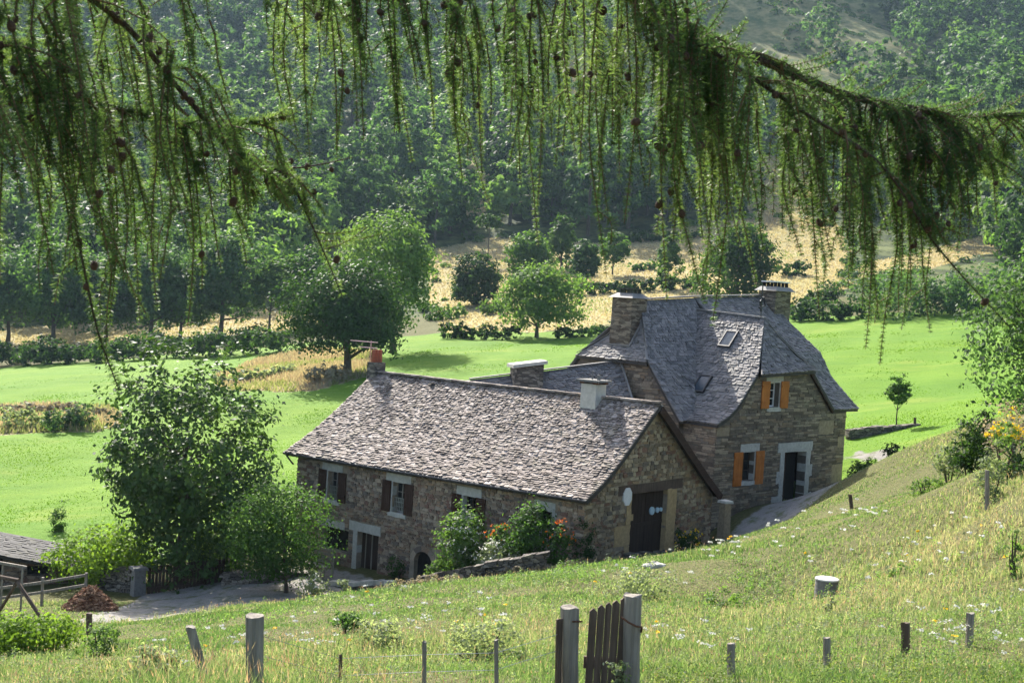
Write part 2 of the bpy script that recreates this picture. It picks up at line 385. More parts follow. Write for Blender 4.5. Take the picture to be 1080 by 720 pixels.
ZP['gravel'] += [np.array([at(70, 662, 40)[:2], at(110, 640, 43.5)[:2], at(135, 630, 46)[:2], at(150, 622, 49.5)[:2], at(245, 612, 49.5)[:2], at(345, 606, 50)[:2], at(400, 612, 48)[:2], at(360, 622, 45.5)[:2], at(310, 632, 42)[:2], at(240, 645, 39)[:2], at(170, 662, 36)[:2]]),
                 np.concatenate([wp(FB, [(.9, -1.5), (.9, 3), (1.0, 9.5), (1.0, 9.9), (3.2, 9.9), (3.4, 9), (3.6, 3), (4.2, -1.2)], B_K)]),
                 poly_world([(888, 484), (902, 477), (942, 472), (953, 476), (926, 484)])]
def zone(name, X, Y):
    c = np.zeros(X.shape, bool)
    for p in ZP[name]: c |= inside(X, Y, p)
    return c
def blur(a, k=1):
    for _ in range(k):
        a = a.copy(); b = np.pad(a, 1, mode='edge')
        a = (b[:-2, 1:-1] + b[2:, 1:-1] + b[1:-1, :-2] + b[1:-1, 2:] + 2 * b[1:-1, 1:-1]) / 6
    return a
def build_ground():
    ang = np.radians(np.concatenate([np.linspace(-75, -27, 50)[:-1], np.linspace(-27, 27, 430), np.linspace(27, 75, 50)[1:]]))
    rad = np.concatenate([[1.2], np.exp(np.linspace(math.log(2.2), math.log(1100), 620))])
    RR, AA = np.meshgrid(rad, ang, indexing='ij')
    X, Y = RR * np.sin(AA), RR * np.cos(AA) - 1.0
    Z = hgt(X, Y)
    nr, na = X.shape
    idx = np.arange(nr * na).reshape(nr, na)
    Fq = np.stack([idx[:-1, :-1], idx[:-1, 1:], idx[1:, 1:], idx[1:, :-1]], -1).reshape(-1, 4)
    z = {k: blur(zone(k, X, Y).astype(float), 2) for k in ZP}
    meadow = blur(((np.hypot(X, Y) > 56) & (Y > 50) & (Y < 158)).astype(float), 2)
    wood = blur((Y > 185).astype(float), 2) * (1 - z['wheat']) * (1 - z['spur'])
    me = mesh_np('ground', np.c_[X.ravel(), Y.ravel(), Z.ravel()], Fq[:, ::-1], M['ground'], smooth=True,
                 attrs={'wheat': z['wheat'].ravel(), 'gravel': z['gravel'].ravel(), 'spur': z['spur'].ravel(), 'rough': z['rough'].ravel(), 'meadow': meadow.ravel(), 'wood': wood.ravel()})
    return tag(link('ground', me), kind='structure')
def ground_mat():
    m, t = new_mat('ground'); N = NT(t); P = N.geo('Position')
    n1 = N.noise(P, .9, 6, .65); n2 = N.noise(P, 6, 5, .7); n3 = N.noise(P, .09, 4, .6); n4 = N.noise(N.mapping(P, (.25, 1.6, 1)), .35, 5, .7)
    def A(k):
        a = N.n('ShaderNodeAttribute', attribute_name=k).outputs['Fac']
        q = N.n('ShaderNodeMapRange', interpolation_type='SMOOTHSTEP', inp={'From Min': .35, 'From Max': .65})
        t.links.new(N.math('ADD', a, N.math('MULTIPLY', N.math('SUBTRACT', n1, .5), 1.1)), q.inputs[0]); return q.outputs[0]
    soil = N.ramp(n2, [(.3, (.055, .06, .02)), (.7, (.13, .125, .05))])
    mead = N.mix(.5, N.ramp(n4, [(.3, (.08, .175, .017)), (.5, (.11, .21, .018)), (.72, (.155, .25, .026))]), N.ramp(n3, [(.3, (.085, .185, .016)), (.7, (.145, .235, .022))]))
    mead = N.mix(.6, mead, N.ramp(n2, [(.3, (.62, .66, .6)), (.7, (1.25, 1.2, 1.25))]), 'MULTIPLY')
    wheat = N.mix(.4, N.ramp(n4, [(.3, (.27, .215, .10)), (.7, (.41, .335, .17))]), N.ramp(n3, [(.35, (.20, .22, .075)), (.65, (.43, .345, .18))]))
    grav = N.mix(.5, N.ramp(n1, [(.3, (.15, .14, .125)), (.7, (.28, .26, .23))]), N.ramp(N.noise(P, 35, 4, .7), [(.3, (.12, .115, .11)), (.7, (.45, .43, .40))]))
    spur = N.mix(.5, N.ramp(N.noise(P, .05, 6, .7), [(.35, (.055, .095, .03)), (.6, (.20, .19, .075))]), N.ramp(N.noise(P, .2, 5, .7), [(.4, (.05, .085, .028)), (.6, (.24, .21, .10))]))
    rough = N.ramp(n2, [(.3, (.22, .18, .09)), (.7, (.38, .32, .19))])
    mead = N.mix(N.ramp(N.noise(N.mapping(P, (.4, 1.2, 1)), .055, 5, .65), [(.48, (0, 0, 0)), (.62, (.55, .55, .55))]), mead, (.075, .165, .02)); mead = N.mix(N.ramp(N.noise(N.mapping(P, (.5, 1, 1)), .14, 5, .7), [(.58, (0, 0, 0)), (.7, (.5, .5, .5))]), mead, (.22, .26, .05))
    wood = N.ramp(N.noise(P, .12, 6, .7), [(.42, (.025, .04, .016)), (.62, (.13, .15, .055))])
    c = N.mix(A('meadow'), soil, mead)
    grav = N.mix(N.ramp(N.noise(P, 1.7, 5, .7), [(.5, (0, 0, 0)), (.64, (.8, .8, .8))]), grav, (.10, .12, .045))
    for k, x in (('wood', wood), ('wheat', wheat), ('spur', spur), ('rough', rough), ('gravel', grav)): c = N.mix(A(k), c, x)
    h = N.math('ADD', n2, N.math('MULTIPLY', n1, 2.0))
    N.out(N.pbsdf(c, .9, N.bump(h, .7, .12), .1)); return m
M['ground'] = ground_mat()
GROUND = build_ground()
# ------------------------------------------------------------------ building helpers
def resamp(pl, n):
    P = np.array(pl, float); d = np.r_[0, np.cumsum(np.linalg.norm(np.diff(P, axis=0), axis=1))]
    t = np.linspace(0, d[-1], n)
    return np.stack([np.interp(t, d, P[:, k]) for k in range(3)], 1)
class Ruled:
    """roof plane between a left and a right verge, both from eave to ridge"""
    def __init__(s, L, R, sag=0.0):
        s.n = 41; s.L, s.R = resamp(L, s.n), resamp(R, s.n); s.sag = sag
        s.len = max(np.linalg.norm(np.diff(q, axis=0), axis=1).sum() for q in (s.L, s.R))
    def __call__(s, a, t):
        i = min(max(t, 0), 1) * (s.n - 1); k = min(int(i), s.n - 2); f = i - k
        l = s.L[k] * (1 - f) + s.L[k + 1] * f; r = s.R[k] * (1 - f) + s.R[k + 1] * f
        p = l * (1 - a) + r * a
        p = p.copy(); p[2] -= s.sag * math.sin(PI * min(max(a, 0), 1)) * (.4 + .6 * t)
        if t < 0: p = p + (s(a, 0) - s(a, .02)) * (-t / .02) if t < -1e-9 else p
        return p
    def nrm(s, a, t):
        e = .01; a0, a1 = max(a - e, 0), min(a + e, 1); t0, t1 = max(t - e, 0), min(t + e, 1)
        u = s(a1, t) - s(a0, t)
        if np.linalg.norm(u) < 1e-5: u = s.R[0] - s.L[0]
        n = np.cross(u, s(a, t1) - s(a, t0)); return n / np.linalg.norm(n)
def slates(mb, S, row=.2, wid=.33, th=.045, m=0, over=.05, rnd=1.0):
    rows = max(3, int(S.len / row))
    for i in range(rows):
        k = i / rows; h = 1.0 / rows
        big = 1.25 - .45 * k                                        # larger stones at the eave, as on real lauze roofs
        w = np.linalg.norm(S(1, k) - S(0, k)); n = max(1, int(w / (wid * big)))
        cuts = np.sort(np.r_[0, 1, np.clip((np.arange(1, n) + (.5 * (i % 2) - .25) + rng.uniform(-.33, .33, n - 1)) / n, .01, .99)]) if n > 1 else np.array([0, 1.])
        for a0, a1 in zip(cuts[:-1], cuts[1:]):
            if (a1 - a0) * w < .06: continue
            g = .012 / max(w, .1); a0 += g; a1 -= g
            am = (a0 + a1) / 2
            tb = k - h * (.28 + .35 * rnd * random.uniform(-1, 1) * .5) - (over / S.len if i == 0 else 0); tt = min(k + h * 1.25, 1.0)
            N_ = S.nrm(am, min(max(k, .01), .99))
            lift = th * random.uniform(.6, 1.7)
            ch = (a1 - a0) * random.uniform(.08, .24)
            tilt = random.uniform(-.02, .02) * rnd
            def p(a, t, o): return S(a, t) + N_ * o
            ring = [(a0, tt, .006), (a0 + 0, tb + h * .3, lift * .8 + tilt), (a0 + ch, tb + h * random.uniform(-.02, .1), lift + tilt), (a1 - ch, tb + h * random.uniform(-.02, .1), lift - tilt), (a1, tb + h * random.uniform(.22, .4), lift * .8 - tilt), (a1, tt, .006)]
            top = [p(*q) for q in ring]
            bot = [p(q[0], q[1], -.03) for q in ring]
            mb.add(top + bot, [(0, 1, 2, 3, 4, 5), (1, 0, 6, 7), (2, 1, 7, 8), (3, 2, 8, 9), (4, 3, 9, 10), (5, 4, 10, 11)], m)
def bedding(mb, S, na=24, nt=14, off=-.02, thick=.13, m=0):
    V = []
    for o in (off, off - thick):
        for j in range(nt + 1):
            for i in range(na + 1):
                a, t = i / na, j / nt; q = S(a, t)
                V.append((q[0], q[1], q[2] + o * 1.25))
    n1 = na + 1; B = n1 * (nt + 1); F = []
    for j in range(nt):
        for i in range(na):
            q = j * n1 + i; F.append((q, q + 1, q + n1 + 1, q + n1)); F.append((B + q, B + q + n1, B + q + n1 + 1, B + q + 1))
    for i in range(na):
        F.append((i, B + i, B + i + 1, i + 1)); q = nt * n1 + i; F.append((q, q + 1, B + q + 1, B + q))
    for j in range(nt):
        q = j * n1; F.append((q, q + n1, B + q + n1, B + q)); q += na; F.append((q, B + q, B + q + n1, q + n1))
    mb.add(V, F, m)
def strip(mb, pts, w, h, m=0, lift=.03):
    P = [np.array(p, float) + np.array([0, 0, lift]) for p in pts]
    for p, q in zip(P[:-1], P[1:]): mb.beam(p, q, w, h, m)
def prof(pts, x):
    a = sorted(pts); return float(np.interp(x, [p[0] for p in a], [p[1] for p in a]))
def wall_face(mb, mp, y0, y1, base, top, holes=(), depth=.35, m=0, flip=False, reveal=0):
    """a wall in the plane of mp(y, d, z); top = list of (y, z); holes = (ya, yb, za, zb)"""
    xs = sorted(set([y0, y1] + [p[0] for p in top if y0 < p[0] < y1] + [q for h in holes for q in h[:2]]))
    fx = (lambda f: f[::-1]) if flip else (lambda f: f)
    for a, b in zip(xs[:-1], xs[1:]):
        hs = sorted([h for h in holes if h[0] <= a + 1e-6 and h[1] >= b - 1e-6], key=lambda h: h[2]); z = base
        for h in hs:
            mb.add([mp(a, 0, z), mp(b, 0, z), mp(b, 0, h[2]), mp(a, 0, h[2])], [fx((0, 1, 2, 3))], m); z = h[3]
        mb.add([mp(a, 0, z), mp(b, 0, z), mp(b, 0, prof(top, b)), mp(a, 0, prof(top, a))], [fx((0, 1, 2, 3))], m)
    for a, b, c, d in holes:
        v = [mp(a, 0, c), mp(b, 0, c), mp(b, 0, d), mp(a, 0, d), mp(a, depth, c), mp(b, depth, c), mp(b, depth, d), mp(a, depth, d)]
        mb.add(v, [fx((0, 4, 5, 1)), fx((1, 5, 6, 2)), fx((2, 6, 7, 3)), fx((3, 7, 4, 0))], reveal)
def rough_slab(mb, mp, ya, yb, za, zb, out, back, m=0, j=.012, n=5):
    """a dressed stone with uneven edges: polygon in the wall plane, standing proud by out"""
    pts = []
    def edge(p, q):
        for k in range(n):
            f = k / n; pts.append((p[0] + (q[0] - p[0]) * f + random.uniform(-j, j), p[1] + (q[1] - p[1]) * f + random.uniform(-j, j)))
    edge((ya, za), (yb, za)); edge((yb, za), (yb, zb)); edge((yb, zb), (ya, zb)); edge((ya, zb), (ya, za))
    k = len(pts)
    vs = [mp(y, -out + random.uniform(-.004, .004), z) for y, z in pts] + [mp(y, back, z) for y, z in pts]
    mb.add(vs, [tuple(range(k)), tuple(range(2 * k - 1, k - 1, -1))] + [(i, k + i, k + (i + 1) % k, (i + 1) % k) for i in range(k)], m)
def masonry(mb, mp, y0, y1, base, top, skip, sw, hmin, hmax, proud=.04, m=0, seed=0, j=.02):
    """single stones laid in courses on a wall face, with open joints"""
    R = random.Random(seed); z = base; tmax = max(p[1] for p in top)
    while z < tmax - .05:
        h = R.uniform(hmin, hmax); free = [(y0, y1)]
        for a, b, c, d in skip:
            if d > z + .02 and c < z + h - .02:
                nf = []
                for p, q in free:
                    if b <= p or a >= q: nf.append((p, q)); continue
                    if a > p + .05: nf.append((p, a - .01))
                    if b < q - .05: nf.append((b + .01, q))
                free = nf
        for p, q in free:
            x = p
            while x < q - .04:
                w = min(sw * R.uniform(.45, 1.7), q - x)
                if q - x - w < .08: w = q - x
                za, zb = z, z + h * R.uniform(.85, 1.08); tp = min(prof(top, x), prof(top, x + w)) - .015
                zb = min(zb, tp)
                if zb - za > .04:
                    g = .008; ch = min(w, zb - za) * .28; d = proud * R.uniform(.25, 1.15)
                    P = [(x + g + ch, za + g), (x + w - g - ch, za + g), (x + w - g, za + g + ch), (x + w - g, zb - g - ch), (x + w - g - ch, zb - g), (x + g + ch, zb - g), (x + g, zb - g - ch), (x + g, za + g + ch)]
                    P = [(a + R.uniform(-j, j), b + R.uniform(-j, j)) for a, b in P]
                    tl = R.uniform(-.012, .012); cy = x + w / 2
                    F_ = [mp(a, -d + (a - cy) * tl / max(w, .1) * 2, b) for a, b in P]
                    cx_, cz_ = sum(a for a, b in P) / 8, sum(b for a, b in P) / 8
                    B_ = [mp(cx_ + (a - cx_) * 1.08, .02, cz_ + (b - cz_) * 1.08) for a, b in P]
                    mb.add(F_ + B_, [tuple(range(8))] + [(i, 8 + i, 8 + (i + 1) % 8, (i + 1) % 8) for i in range(8)], m)
                x += w
        z += h
def planks(mb, mp, ya, yb, za, zb, d0, d1, n, m=0, gap=.008, jz=0):
    w = (yb - ya) / n
    for i in range(n):
        a, b = ya + i * w + gap / 2, ya + (i + 1) * w - gap / 2; j = random.uniform(-jz, jz)
        v = [mp(y, d + random.uniform(-.002, .002), z) for d in (d0, d1) for (y, z) in ((a, za), (b, za), (b, zb + j), (a, zb + j))]
        mb.add(v, [(0, 1, 2, 3), (7, 6, 5, 4), (0, 4, 5, 1), (1, 5, 6, 2), (2, 6, 7, 3), (3, 7, 4, 0)], m)
def bar(mb, mp, ya, yb, za, zb, d0, d1, m=0):
    v = [mp(y, d, z) for d in (d0, d1) for (y, z) in ((ya, za), (yb, za), (yb, zb), (ya, zb))]
    mb.add(v, [(0, 1, 2, 3), (7, 6, 5, 4), (0, 4, 5, 1), (1, 5, 6, 2), (2, 6, 7, 3), (3, 7, 4, 0)], m)
def window(parent, mp, a, b, c, d, frame_m, lintel=None, jambs=None, sill=True, shut=None, shut_side='lr', shut_w=.5, stone='lime', rail=False, shut_h=None, mull=True, labels=None):
    """opening a..b x c..d; frame as the part, pane, lintel, sill and shutters below it"""
    f = MB(); t = .055; D = .22
    bar(f, mp, a, a + t, c, d, D, D + .06); bar(f, mp, b - t, b, c, d, D, D + .06)
    bar(f, mp, a + t, b - t, d - t, d, D, D + .06); bar(f, mp, a + t, b - t, c, c + t, D, D + .06)
    if mull:
        mid = (a + b) / 2; bar(f, mp, mid - .025, mid + .025, c + t, d - t, D - .006, D + .05)
        for k in (1, 2): z = c + (d - c) * k / 3; bar(f, mp, a + t, mid - .025, z - .014, z + .014, D + .004, D + .04); bar(f, mp, mid + .025, b - t, z - .014, z + .014, D + .004, D + .04)
    fr = f.build('window', M[frame_m], parent)
    g = MB(); bar(g, mp, a + t, b - t, c + t, d - t, D + .035, D + .045); g.build('pane', M['glass'], fr)
    if lintel:
        q = MB(); rough_slab(q, mp, lintel[0], lintel[1], d, lintel[2], .02, .25); q.build('lintel', M[stone], fr)
    if jambs:
        q = MB()
        for (ja, jb) in jambs: rough_slab(q, mp, ja, jb, c, d - .004, .015, .25)
        q.build('jamb', M[stone], fr)
    if sill:
        q = MB(); rough_slab(q, mp, a - .16, b + .16, c - .17, c - .004, .06, .3); q.build('sill', M[stone], fr)
    if shut:
        hh = shut_h or (c - .02, d + .02)
        for s in shut_side:
            q = MB()
            ya, yb = (a - shut_w - .06, a - .06) if s == 'l' else (b + .06, b + shut_w + .06)
            planks(q, mp, ya, yb, hh[0], hh[1], -.075, -.035, 4, 0, .006)
            for z in (hh[0] + .22, hh[1] - .25): bar(q, mp, ya + .02, yb - .02, z, z + .09, -.1, -.0755)
            q.build('shutter', M[shut], fr)
    if rail:
        q = MB(); z0, z1 = c + .06, c + (d - c) * .48
        for k in range(7): y = a + .05 + (b - a - .1) * k / 6; bar(q, mp, y - .014, y + .014, z0, z1, .1, .125)
        for k in range(4): z = z0 + (z1 - z0) * k / 3; bar(q, mp, a + .03, b - .03, z - .012, z + .012, .088, .1)
        q.build('railing', M['metal'], fr)
    return fr

# ------------------------------------------------------------------ the long stone house, near
HA = thing('stone_farmhouse', 'long low stone farmhouse with a brown slate roof, brown shutters and a gable barn door', 'house', tuple(A_O), -A_TH)
L = 15.4
fl = [(-L - .3, -.05, -.33), (-L, 1.12, .50), (-L, 2.65, 1.55), (-L, 3.7, 2.36), (-L + .1, 4.42, 2.98)]
fr_ = [(0, 0, 0), (0, 1.03, .57), (0, 1.81, 1.15), (0, 2.87, 2.06), (0, 4.1, 3.11)]
bl = [(-L, 8.9, -.5), (-L, 7.6, .45), (-L + .1, 4.42, 2.98)]
br = [(0, 8.75, -.48), (0, 7.55, .40), (0, 6.2, 1.46), (0, 5.11, 2.35), (0, 4.1, 3.11)]
SAf, SAb = Ruled(fl, fr_, .02), Ruled(br, bl, .02)
r = MB(); bedding(r, SAf, 30, 14); bedding(r, SAb, 16, 10)
slates(r, SAf, .125, .20, .04, 1); slates(r, SAb, .2, .33, .045, 1)
for k in range(44):                                                  # ridge stones
    a0, a1 = k / 44, (k + 1) / 44
    p, q = SAf(a0, 1), SAf(a1, 1); r.beam(p + np.array([0, 0, .05]), q + np.array([-.02, random.uniform(-.02, .02), .05 + random.uniform(-.015, .015)]), .30, .07, 1)
roofA = r.build('roof', [M['roofbase'], M['slateA']], HA)
q = MB()
P = [np.array(p) for p in br]
for a, b in zip(P[:-1], P[1:]): q.beam(a + np.array([.02, 0, -.2]), b + np.array([.02, 0, -.2]), .05, .30)
q.build('bargeboard', M['barge'], roofA)
q = MB(); g0, g1 = np.array([-L - .35, -.10, -.42]), np.array([.02, -.08, -.08])
q.tube([g0 + (g1 - g0) * k / 12 + np.array([0, 0, -.02 * math.sin(PI * k / 12)]) for k in range(13)], .06, 8); q.tube([g0 + np.array([.1, 0, 0]), g0 + np.array([.25, .12, -.25]), g0 + np.array([.33, .28, -.45])], .04, 6)
q.build('gutter', M['black'], HA)
# walls
fy = .3
def mpF(x, d, z): return (x, fy + d, z)
def mpG(y, d, z): return (-.3 - d, y, z)
W_A = [(-13.36, -12.74, -2.02, -.86), (-9.6, -8.95, -1.95, -.78), (-5.9, -5.28, -1.98, -.77), (-2.35, -1.72, -1.95, -.75)]
lowA = [(-13.6, -11.95, -4.05, -3.12), (-11.42, -10.22, -4.85, -3.02), (-8.22, -7.28, -4.7, -3.2)]
w = MB()
topF = [(-L - .0, -.42), (-.3, -.12)]
wall_face(w, mpF, -L + .12, -.3, -7.5, topF, W_A + lowA, .4)
doorA = (3.05, 5.37, -2.5, -.12)
topG = [(fy, -.12), (1.03, .40), (1.81, .98), (2.87, 1.88), (4.1, 2.92), (5.11, 2.2), (6.2, 1.3), (7.55, .24), (8.6, -.55)]
wall_face(w, mpG, fy, 8.6, -5.5, topG, [doorA], .4, 1, reveal=1)
topL = [(fy, -.3), (1.12, .36), (2.65, 1.40), (3.7, 2.2), (4.42, 2.8), (7.6, .3), (8.6, -.55)]
wall_face(w, lambda y, d, z: (-L + .12 + d, y, z), fy, 8.6, -7.5, topL, [], .4, 0, True)
wall_face(w, lambda x, d, z: (x, 8.6 - d, z), -L + .12, -.3, -7.5, [(-L, -.65), (0, -.65)], [], .4, 0, True)
# quoins at the near corner and dark back panels behind the openings
wallA = w.build('wall', [M['mortarA'], M['mortarA']], HA)
q = MB()
for a, b, c, d in lowA[:1]: bar(q, mpF, a, b, c, d, .36, .40)
lint = [(-13.72, -12.5, -.56), (-9.98, -8.62, -.45), (-6.24, -5.0, -.44), (-2.52, -1.58, -.42)]
for k, (a, b, c, d) in enumerate(W_A):
    window(HA, mpF, a, b, c, d, 'greywood' if k < 2 else 'darkwood', lint[k], [(a - .2, a - .004)] if k < 3 else [(b + .004, b + .22)], True, 'shutbrown', 'lr' if k < 3 else 'l', .46, 'lime', True)
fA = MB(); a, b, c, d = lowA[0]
bar(fA, mpF, a, b, c, d, .34, .4); fw = fA.build('window', M['nearblack'], HA)  # dark panel painted as the unlit room behind
q = MB(); rough_slab(q, mpF, -13.8, -12.2, d, d + .30, .02, .3); q.build('lintel', M['lime'], fw)
# the double door with the big lintel
a, b, c, d = lowA[1]
q = MB(); planks(q, mpF, a, b, c, d, .26, .31, 6); dr = q.build('door', M['darkwood'], HA)
q = MB(); rough_slab(q, mpF, a - .5, b + .1, d, d + .36, .03, .3); q.build('lintel', M['lime'], dr)
q = MB(); rough_slab(q, mpF, a - .24, a - .004, c, d - .004, .03, .3); q.build('door_jamb', M['lime'], dr)
q = MB(); bar(q, mpF, (a + b) / 2 - .03, (a + b) / 2 + .03, c, d - .05, .235, .257); bar(q, mpF, a + .22, a + .27, c, d - .05, .235, .257); q.build('door_bar', M['greywood'], dr)
# the arched cellar door
a, b, c, d = lowA[2]
q = MB(); planks(q, mpF, a, b, c, d, .2, .26, 5); dc = q.build('door', M['nearblack'], HA)
q = MB(); n = 9
for k in range(n):
    t0, t1 = PI * (1 - k / n), PI * (1 - (k + 1) / n); rx = (b - a) / 2; cx = (a + b) / 2
    pts = [(cx + rx * math.cos(t0), d - .42 + .42 * math.sin(t0)), (cx + rx * math.cos(t1), d - .42 + .42 * math.sin(t1)), (cx + (rx + .22) * math.cos(t1), d - .42 + .64 * math.sin(t1)), (cx + (rx + .22) * math.cos(t0), d - .42 + .64 * math.sin(t0))]
    q.add([mpF(y, -.03, z) for y, z in pts] + [mpF(y, .25, z) for y, z in pts], [(0, 3, 2, 1), (0, 1, 5, 4), (2, 3, 7, 6), (1, 2, 6, 5), (3, 0, 4, 7)])
q.build('arch', M['rubbleA'], dc)
# gable barn door
a, b, c, d = doorA
q = MB(); planks(q, mpG, a + .01, (a + b) / 2 - .01, c, d, .17, .23, 5); planks(q, mpG, (a + b) / 2 + .01, b - .01, c, d, .17, .23, 5)
bar(q, mpG, a + .05, b - .05, -1.36, -1.25, .13, .168)
dg = q.build('door', M['darkwood'], HA)
q = MB(); rough_slab(q, mpG, a - .85, b + 1.0, d, d + .34, .02, .3, 0, .02); q.build('lintel', M['brownwood'], dg)
q = MB(); rough_slab(q, mpG, b + .004, b + .62, -2.5, d - .005, .025, .3, 0, .03); q.build('door_jamb', M['ochre'], dg); q = MB(); rough_slab(q, mpG, a - .28, a - .004, -1.2, d - .005, .02, .3, 0, .02); rough_slab(q, mpG, a - .95, a - .004, -1.95, -1.22, .02, .3, 0, .03); rough_slab(q, mpG, a - .3, a - .004, -2.5, -1.97, .02, .3, 0, .02); q.build('door_jamb', M['ochre'], dg)
for cy, rad in ((4.62, .15), (4.98, .1), (5.22, .075)):
    q = MB(); n = 12
    v = [mpG(cy + rad * math.cos(2 * PI * k / n), .11, -.88 + rad * math.sin(2 * PI * k / n)) for k in range(n)] + [mpG(cy + rad * math.cos(2 * PI * k / n), .168, -.88 + rad * math.sin(2 * PI * k / n)) for k in range(n)]
    q.add(v, [tuple(range(n)), tuple(range(2 * n - 1, n - 1, -1))] + [(i, n + i, n + (i + 1) % n, (i + 1) % n) for i in range(n)])
    q.build('door_disc', plain('pale_blue_enamel', (.45, .6, .68), .4, .1), dg)
q = MB(); bar(q, mpG, 3.17, 3.45, -1.13, -.90, .15, .168); q.build('door_notice', M['ochre'], dg)
# chimneys
def chimney(parent, name, cx, cy, z0, z1, a, b, mat, cap=None, a2=None, b2=None):
    q = MB(); q.frustum(cx, cy, z0, z1, a, b, a2 or a * .94, b2 or b * .94); return q.build(name, M[mat], parent)
c1 = chimney(HA, 'chimney', -L + .15, 4.45, 2.0, 3.42, .26, .34, 'drywall')
q = MB()
for k in (-1, 0, 1): q.tube([(-L + .15, 4.45 + k * .2, 3.422), (-L + .15, 4.45 + k * .2, 3.98)], [.10, .085], 10)
q.build('chimney_pot', M['terracotta'], c1)
q = MB(); q.tube([(-L + .0, 4.2, 3.3), (-L + .0, 4.2, 4.35)], .022, 6)
for z, ln in ((4.3, 1.1), (4.05, .6)):
    q.tube([(-L - ln, 4.2 - ln * .2, z), (-L + .35, 4.2 + .07, z)], .018, 5)
    for k in range(9 if ln > 1 else 5):
        x = -L - ln + .12 + k * .15; q.tube([(x, 3.98 - .1, z), (x, 4.42 - .1, z)], .010, 4)
q.build('antenna', plain('pinkish_metal', (.48, .30, .28), .5, .2), c1)
c2 = chimney(HA, 'chimney', -2.95, 3.95, 2.0, 3.58, .37, .33, 'render')
q = MB(); q.frustum(-2.95, 3.95, 2.45, 2.62, .5, .48, .42, .37); q.build('chimney_flashing', M['zinc'], c2)
q = MB(); q.box(-3.46, -2.44, 3.5, 4.4, 3.66, 3.74); q.tube([(-3.0, 3.9, 3.74), (-3.0, 3.9, 3.98), (-2.96, 3.9, 4.06)], .03, 6); q.tube([(-2.7, 3.9, 3.74), (-2.7, 3.9, 3.92)], .07, 8); q.build('chimney_cap', M['concrete'], c2)
q = MB()
for sx in (-1, 1):
    for sy in (-1, 1): q.box(-2.95 + sx * .32 - .1, -2.95 + sx * .32 + .1, 3.95 + sy * .26 - .08, 3.95 + sy * .26 + .08, 3.582, 3.658)
q.box(-3.2, -2.7, 3.78, 4.12, 3.582, 3.65); q.build('chimney_brick', M['rust'], c2)
q = MB()
lint4 = [(-13.86, -12.2, -2.2, -.5), (-9.98, -8.62, -.79, -.44), (-9.82, -8.78, -2.13, -.78), (-6.24, -5.0, -.78, -.43), (-6.12, -5.1, -2.16, -.77), (-2.52, -1.48, -2.13, -.41), (-13.82, -12.2, -3.12, -2.81), (-11.94, -10.1, -3.03, -2.65), (-11.67, -10.2, -4.9, -3.0), (-8.45, -7.05, -4.7, -3.0)]
masonry(q, mpF, -L + .12, -.3, -5.6, topF, W_A + lowA + lint4, .19, .07, .15, .045, 0, 3, .022)
masonry(q, mpG, fy, 8.6, -3.2, topG, [doorA, (2.15, 6.4, -.14, .24), (2.05, 3.06, -1.97, -1.2), (2.74, 3.06, -2.5, -.12), (5.36, 6.02, -2.5, -.12), (2.4, 3.0, -.55, .2)], .22, .08, .19, .05, 1, 4, .026)
masonry(q, lambda y, d, z: (-L + .12 + d, y, z), fy, 8.6, -5.5, topL, [], .3, .12, .24, .04, 0, 5)
q.build('masonry', [M['rubbleA'], M['rubbleG']], wallA)
# enamel plaque beside the barn door
q = MB(); n = 8; cy, cz = 2.72, -.18
oct_ = [(cy + .27 * math.cos(PI / 8 + 2 * PI * k / n), cz + .34 * math.sin(PI / 8 + 2 * PI * k / n)) for k in range(n)]
q.add([mpG(y, -.06, z) for y, z in oct_] + [mpG(y, -.004, z) for y, z in oct_], [tuple(range(n)), tuple(range(2 * n - 1, n - 1, -1))] + [(i, n + i, n + (i + 1) % n, (i + 1) % n) for i in range(n)])
me = q.mesh('wall_plaque', M['white'])
tag(link('wall_plaque', me, None, tuple(A_O), -A_TH), 'white eight-sided plaque on the stone gable beside the barn door', 'plaque')

# ------------------------------------------------------------------ the tall house with orange shutters
HB = thing('tall_stone_house', 'tall grey stone house with steep slate roofs, orange shutters and two skylights', 'house', tuple(B_O), -B_TH)
HB.scale = (B_K,) * 3
rL = [(-1.46, -.2), (-2.25, .74), (-3.22, 1.93)]
SB = []
apL, apR = (-5.0, .9, 4.36), (-5.0, 9.75, 4.95)
SB.append(Ruled([(-1.46, -.5, -.2), (-2.25, -.5, .74), (-3.22, -.5, 1.93), apL], [(-1.46, 4.6, -.2), (-2.25, 4.6, .74), (-3.22, 4.6, 1.99), (-5, 4.6, 4.62)]))
SB.append(Ruled([(.0, 8.1, .25), (-1.38, 7.1, 1.40), (-2.05, 6.2, 2.40), (-3.64, 4.6, 3.5), (-5, 4.5, 4.64)], [(.02, 10.2, .25), (-1.38, 10.2, 1.46), (-2.05, 10.2, 2.52), (-3.64, 10.2, 3.68), (-5, 10.0, 4.95)]))
SB.append(Ruled([(-9.2, 10.2, .2), (-6.9, 10.2, 2.6), apR], [(-8.8, -.5, -.2), (-7.05, -.5, 1.93), apL]))
SB.append(Ruled([(-7.05, -.55, 1.93), (-6.1, .18, 2.75), (-5.35, .62, 3.6), apL], [(-3.22, -.55, 1.93), (-4.0, .18, 2.75), (-4.7, .62, 3.6), apL]))
pk = (-1.15, 4.35, 3.91)
SB.append(Ruled([(-4.7, .0, -.2), (-4.7, .79, .12), (-4.7, 1.37, .55), (-4.7, 1.93, 1.2), (-4.7, 2.44, 1.8), (-4.7, 4.35, 4.1)],
                [(.06, .0, -.2), (.06, .79, .12), (.06, 1.37, .57), (.06, 1.93, 1.2), (.06, 2.44, 1.76), pk]))
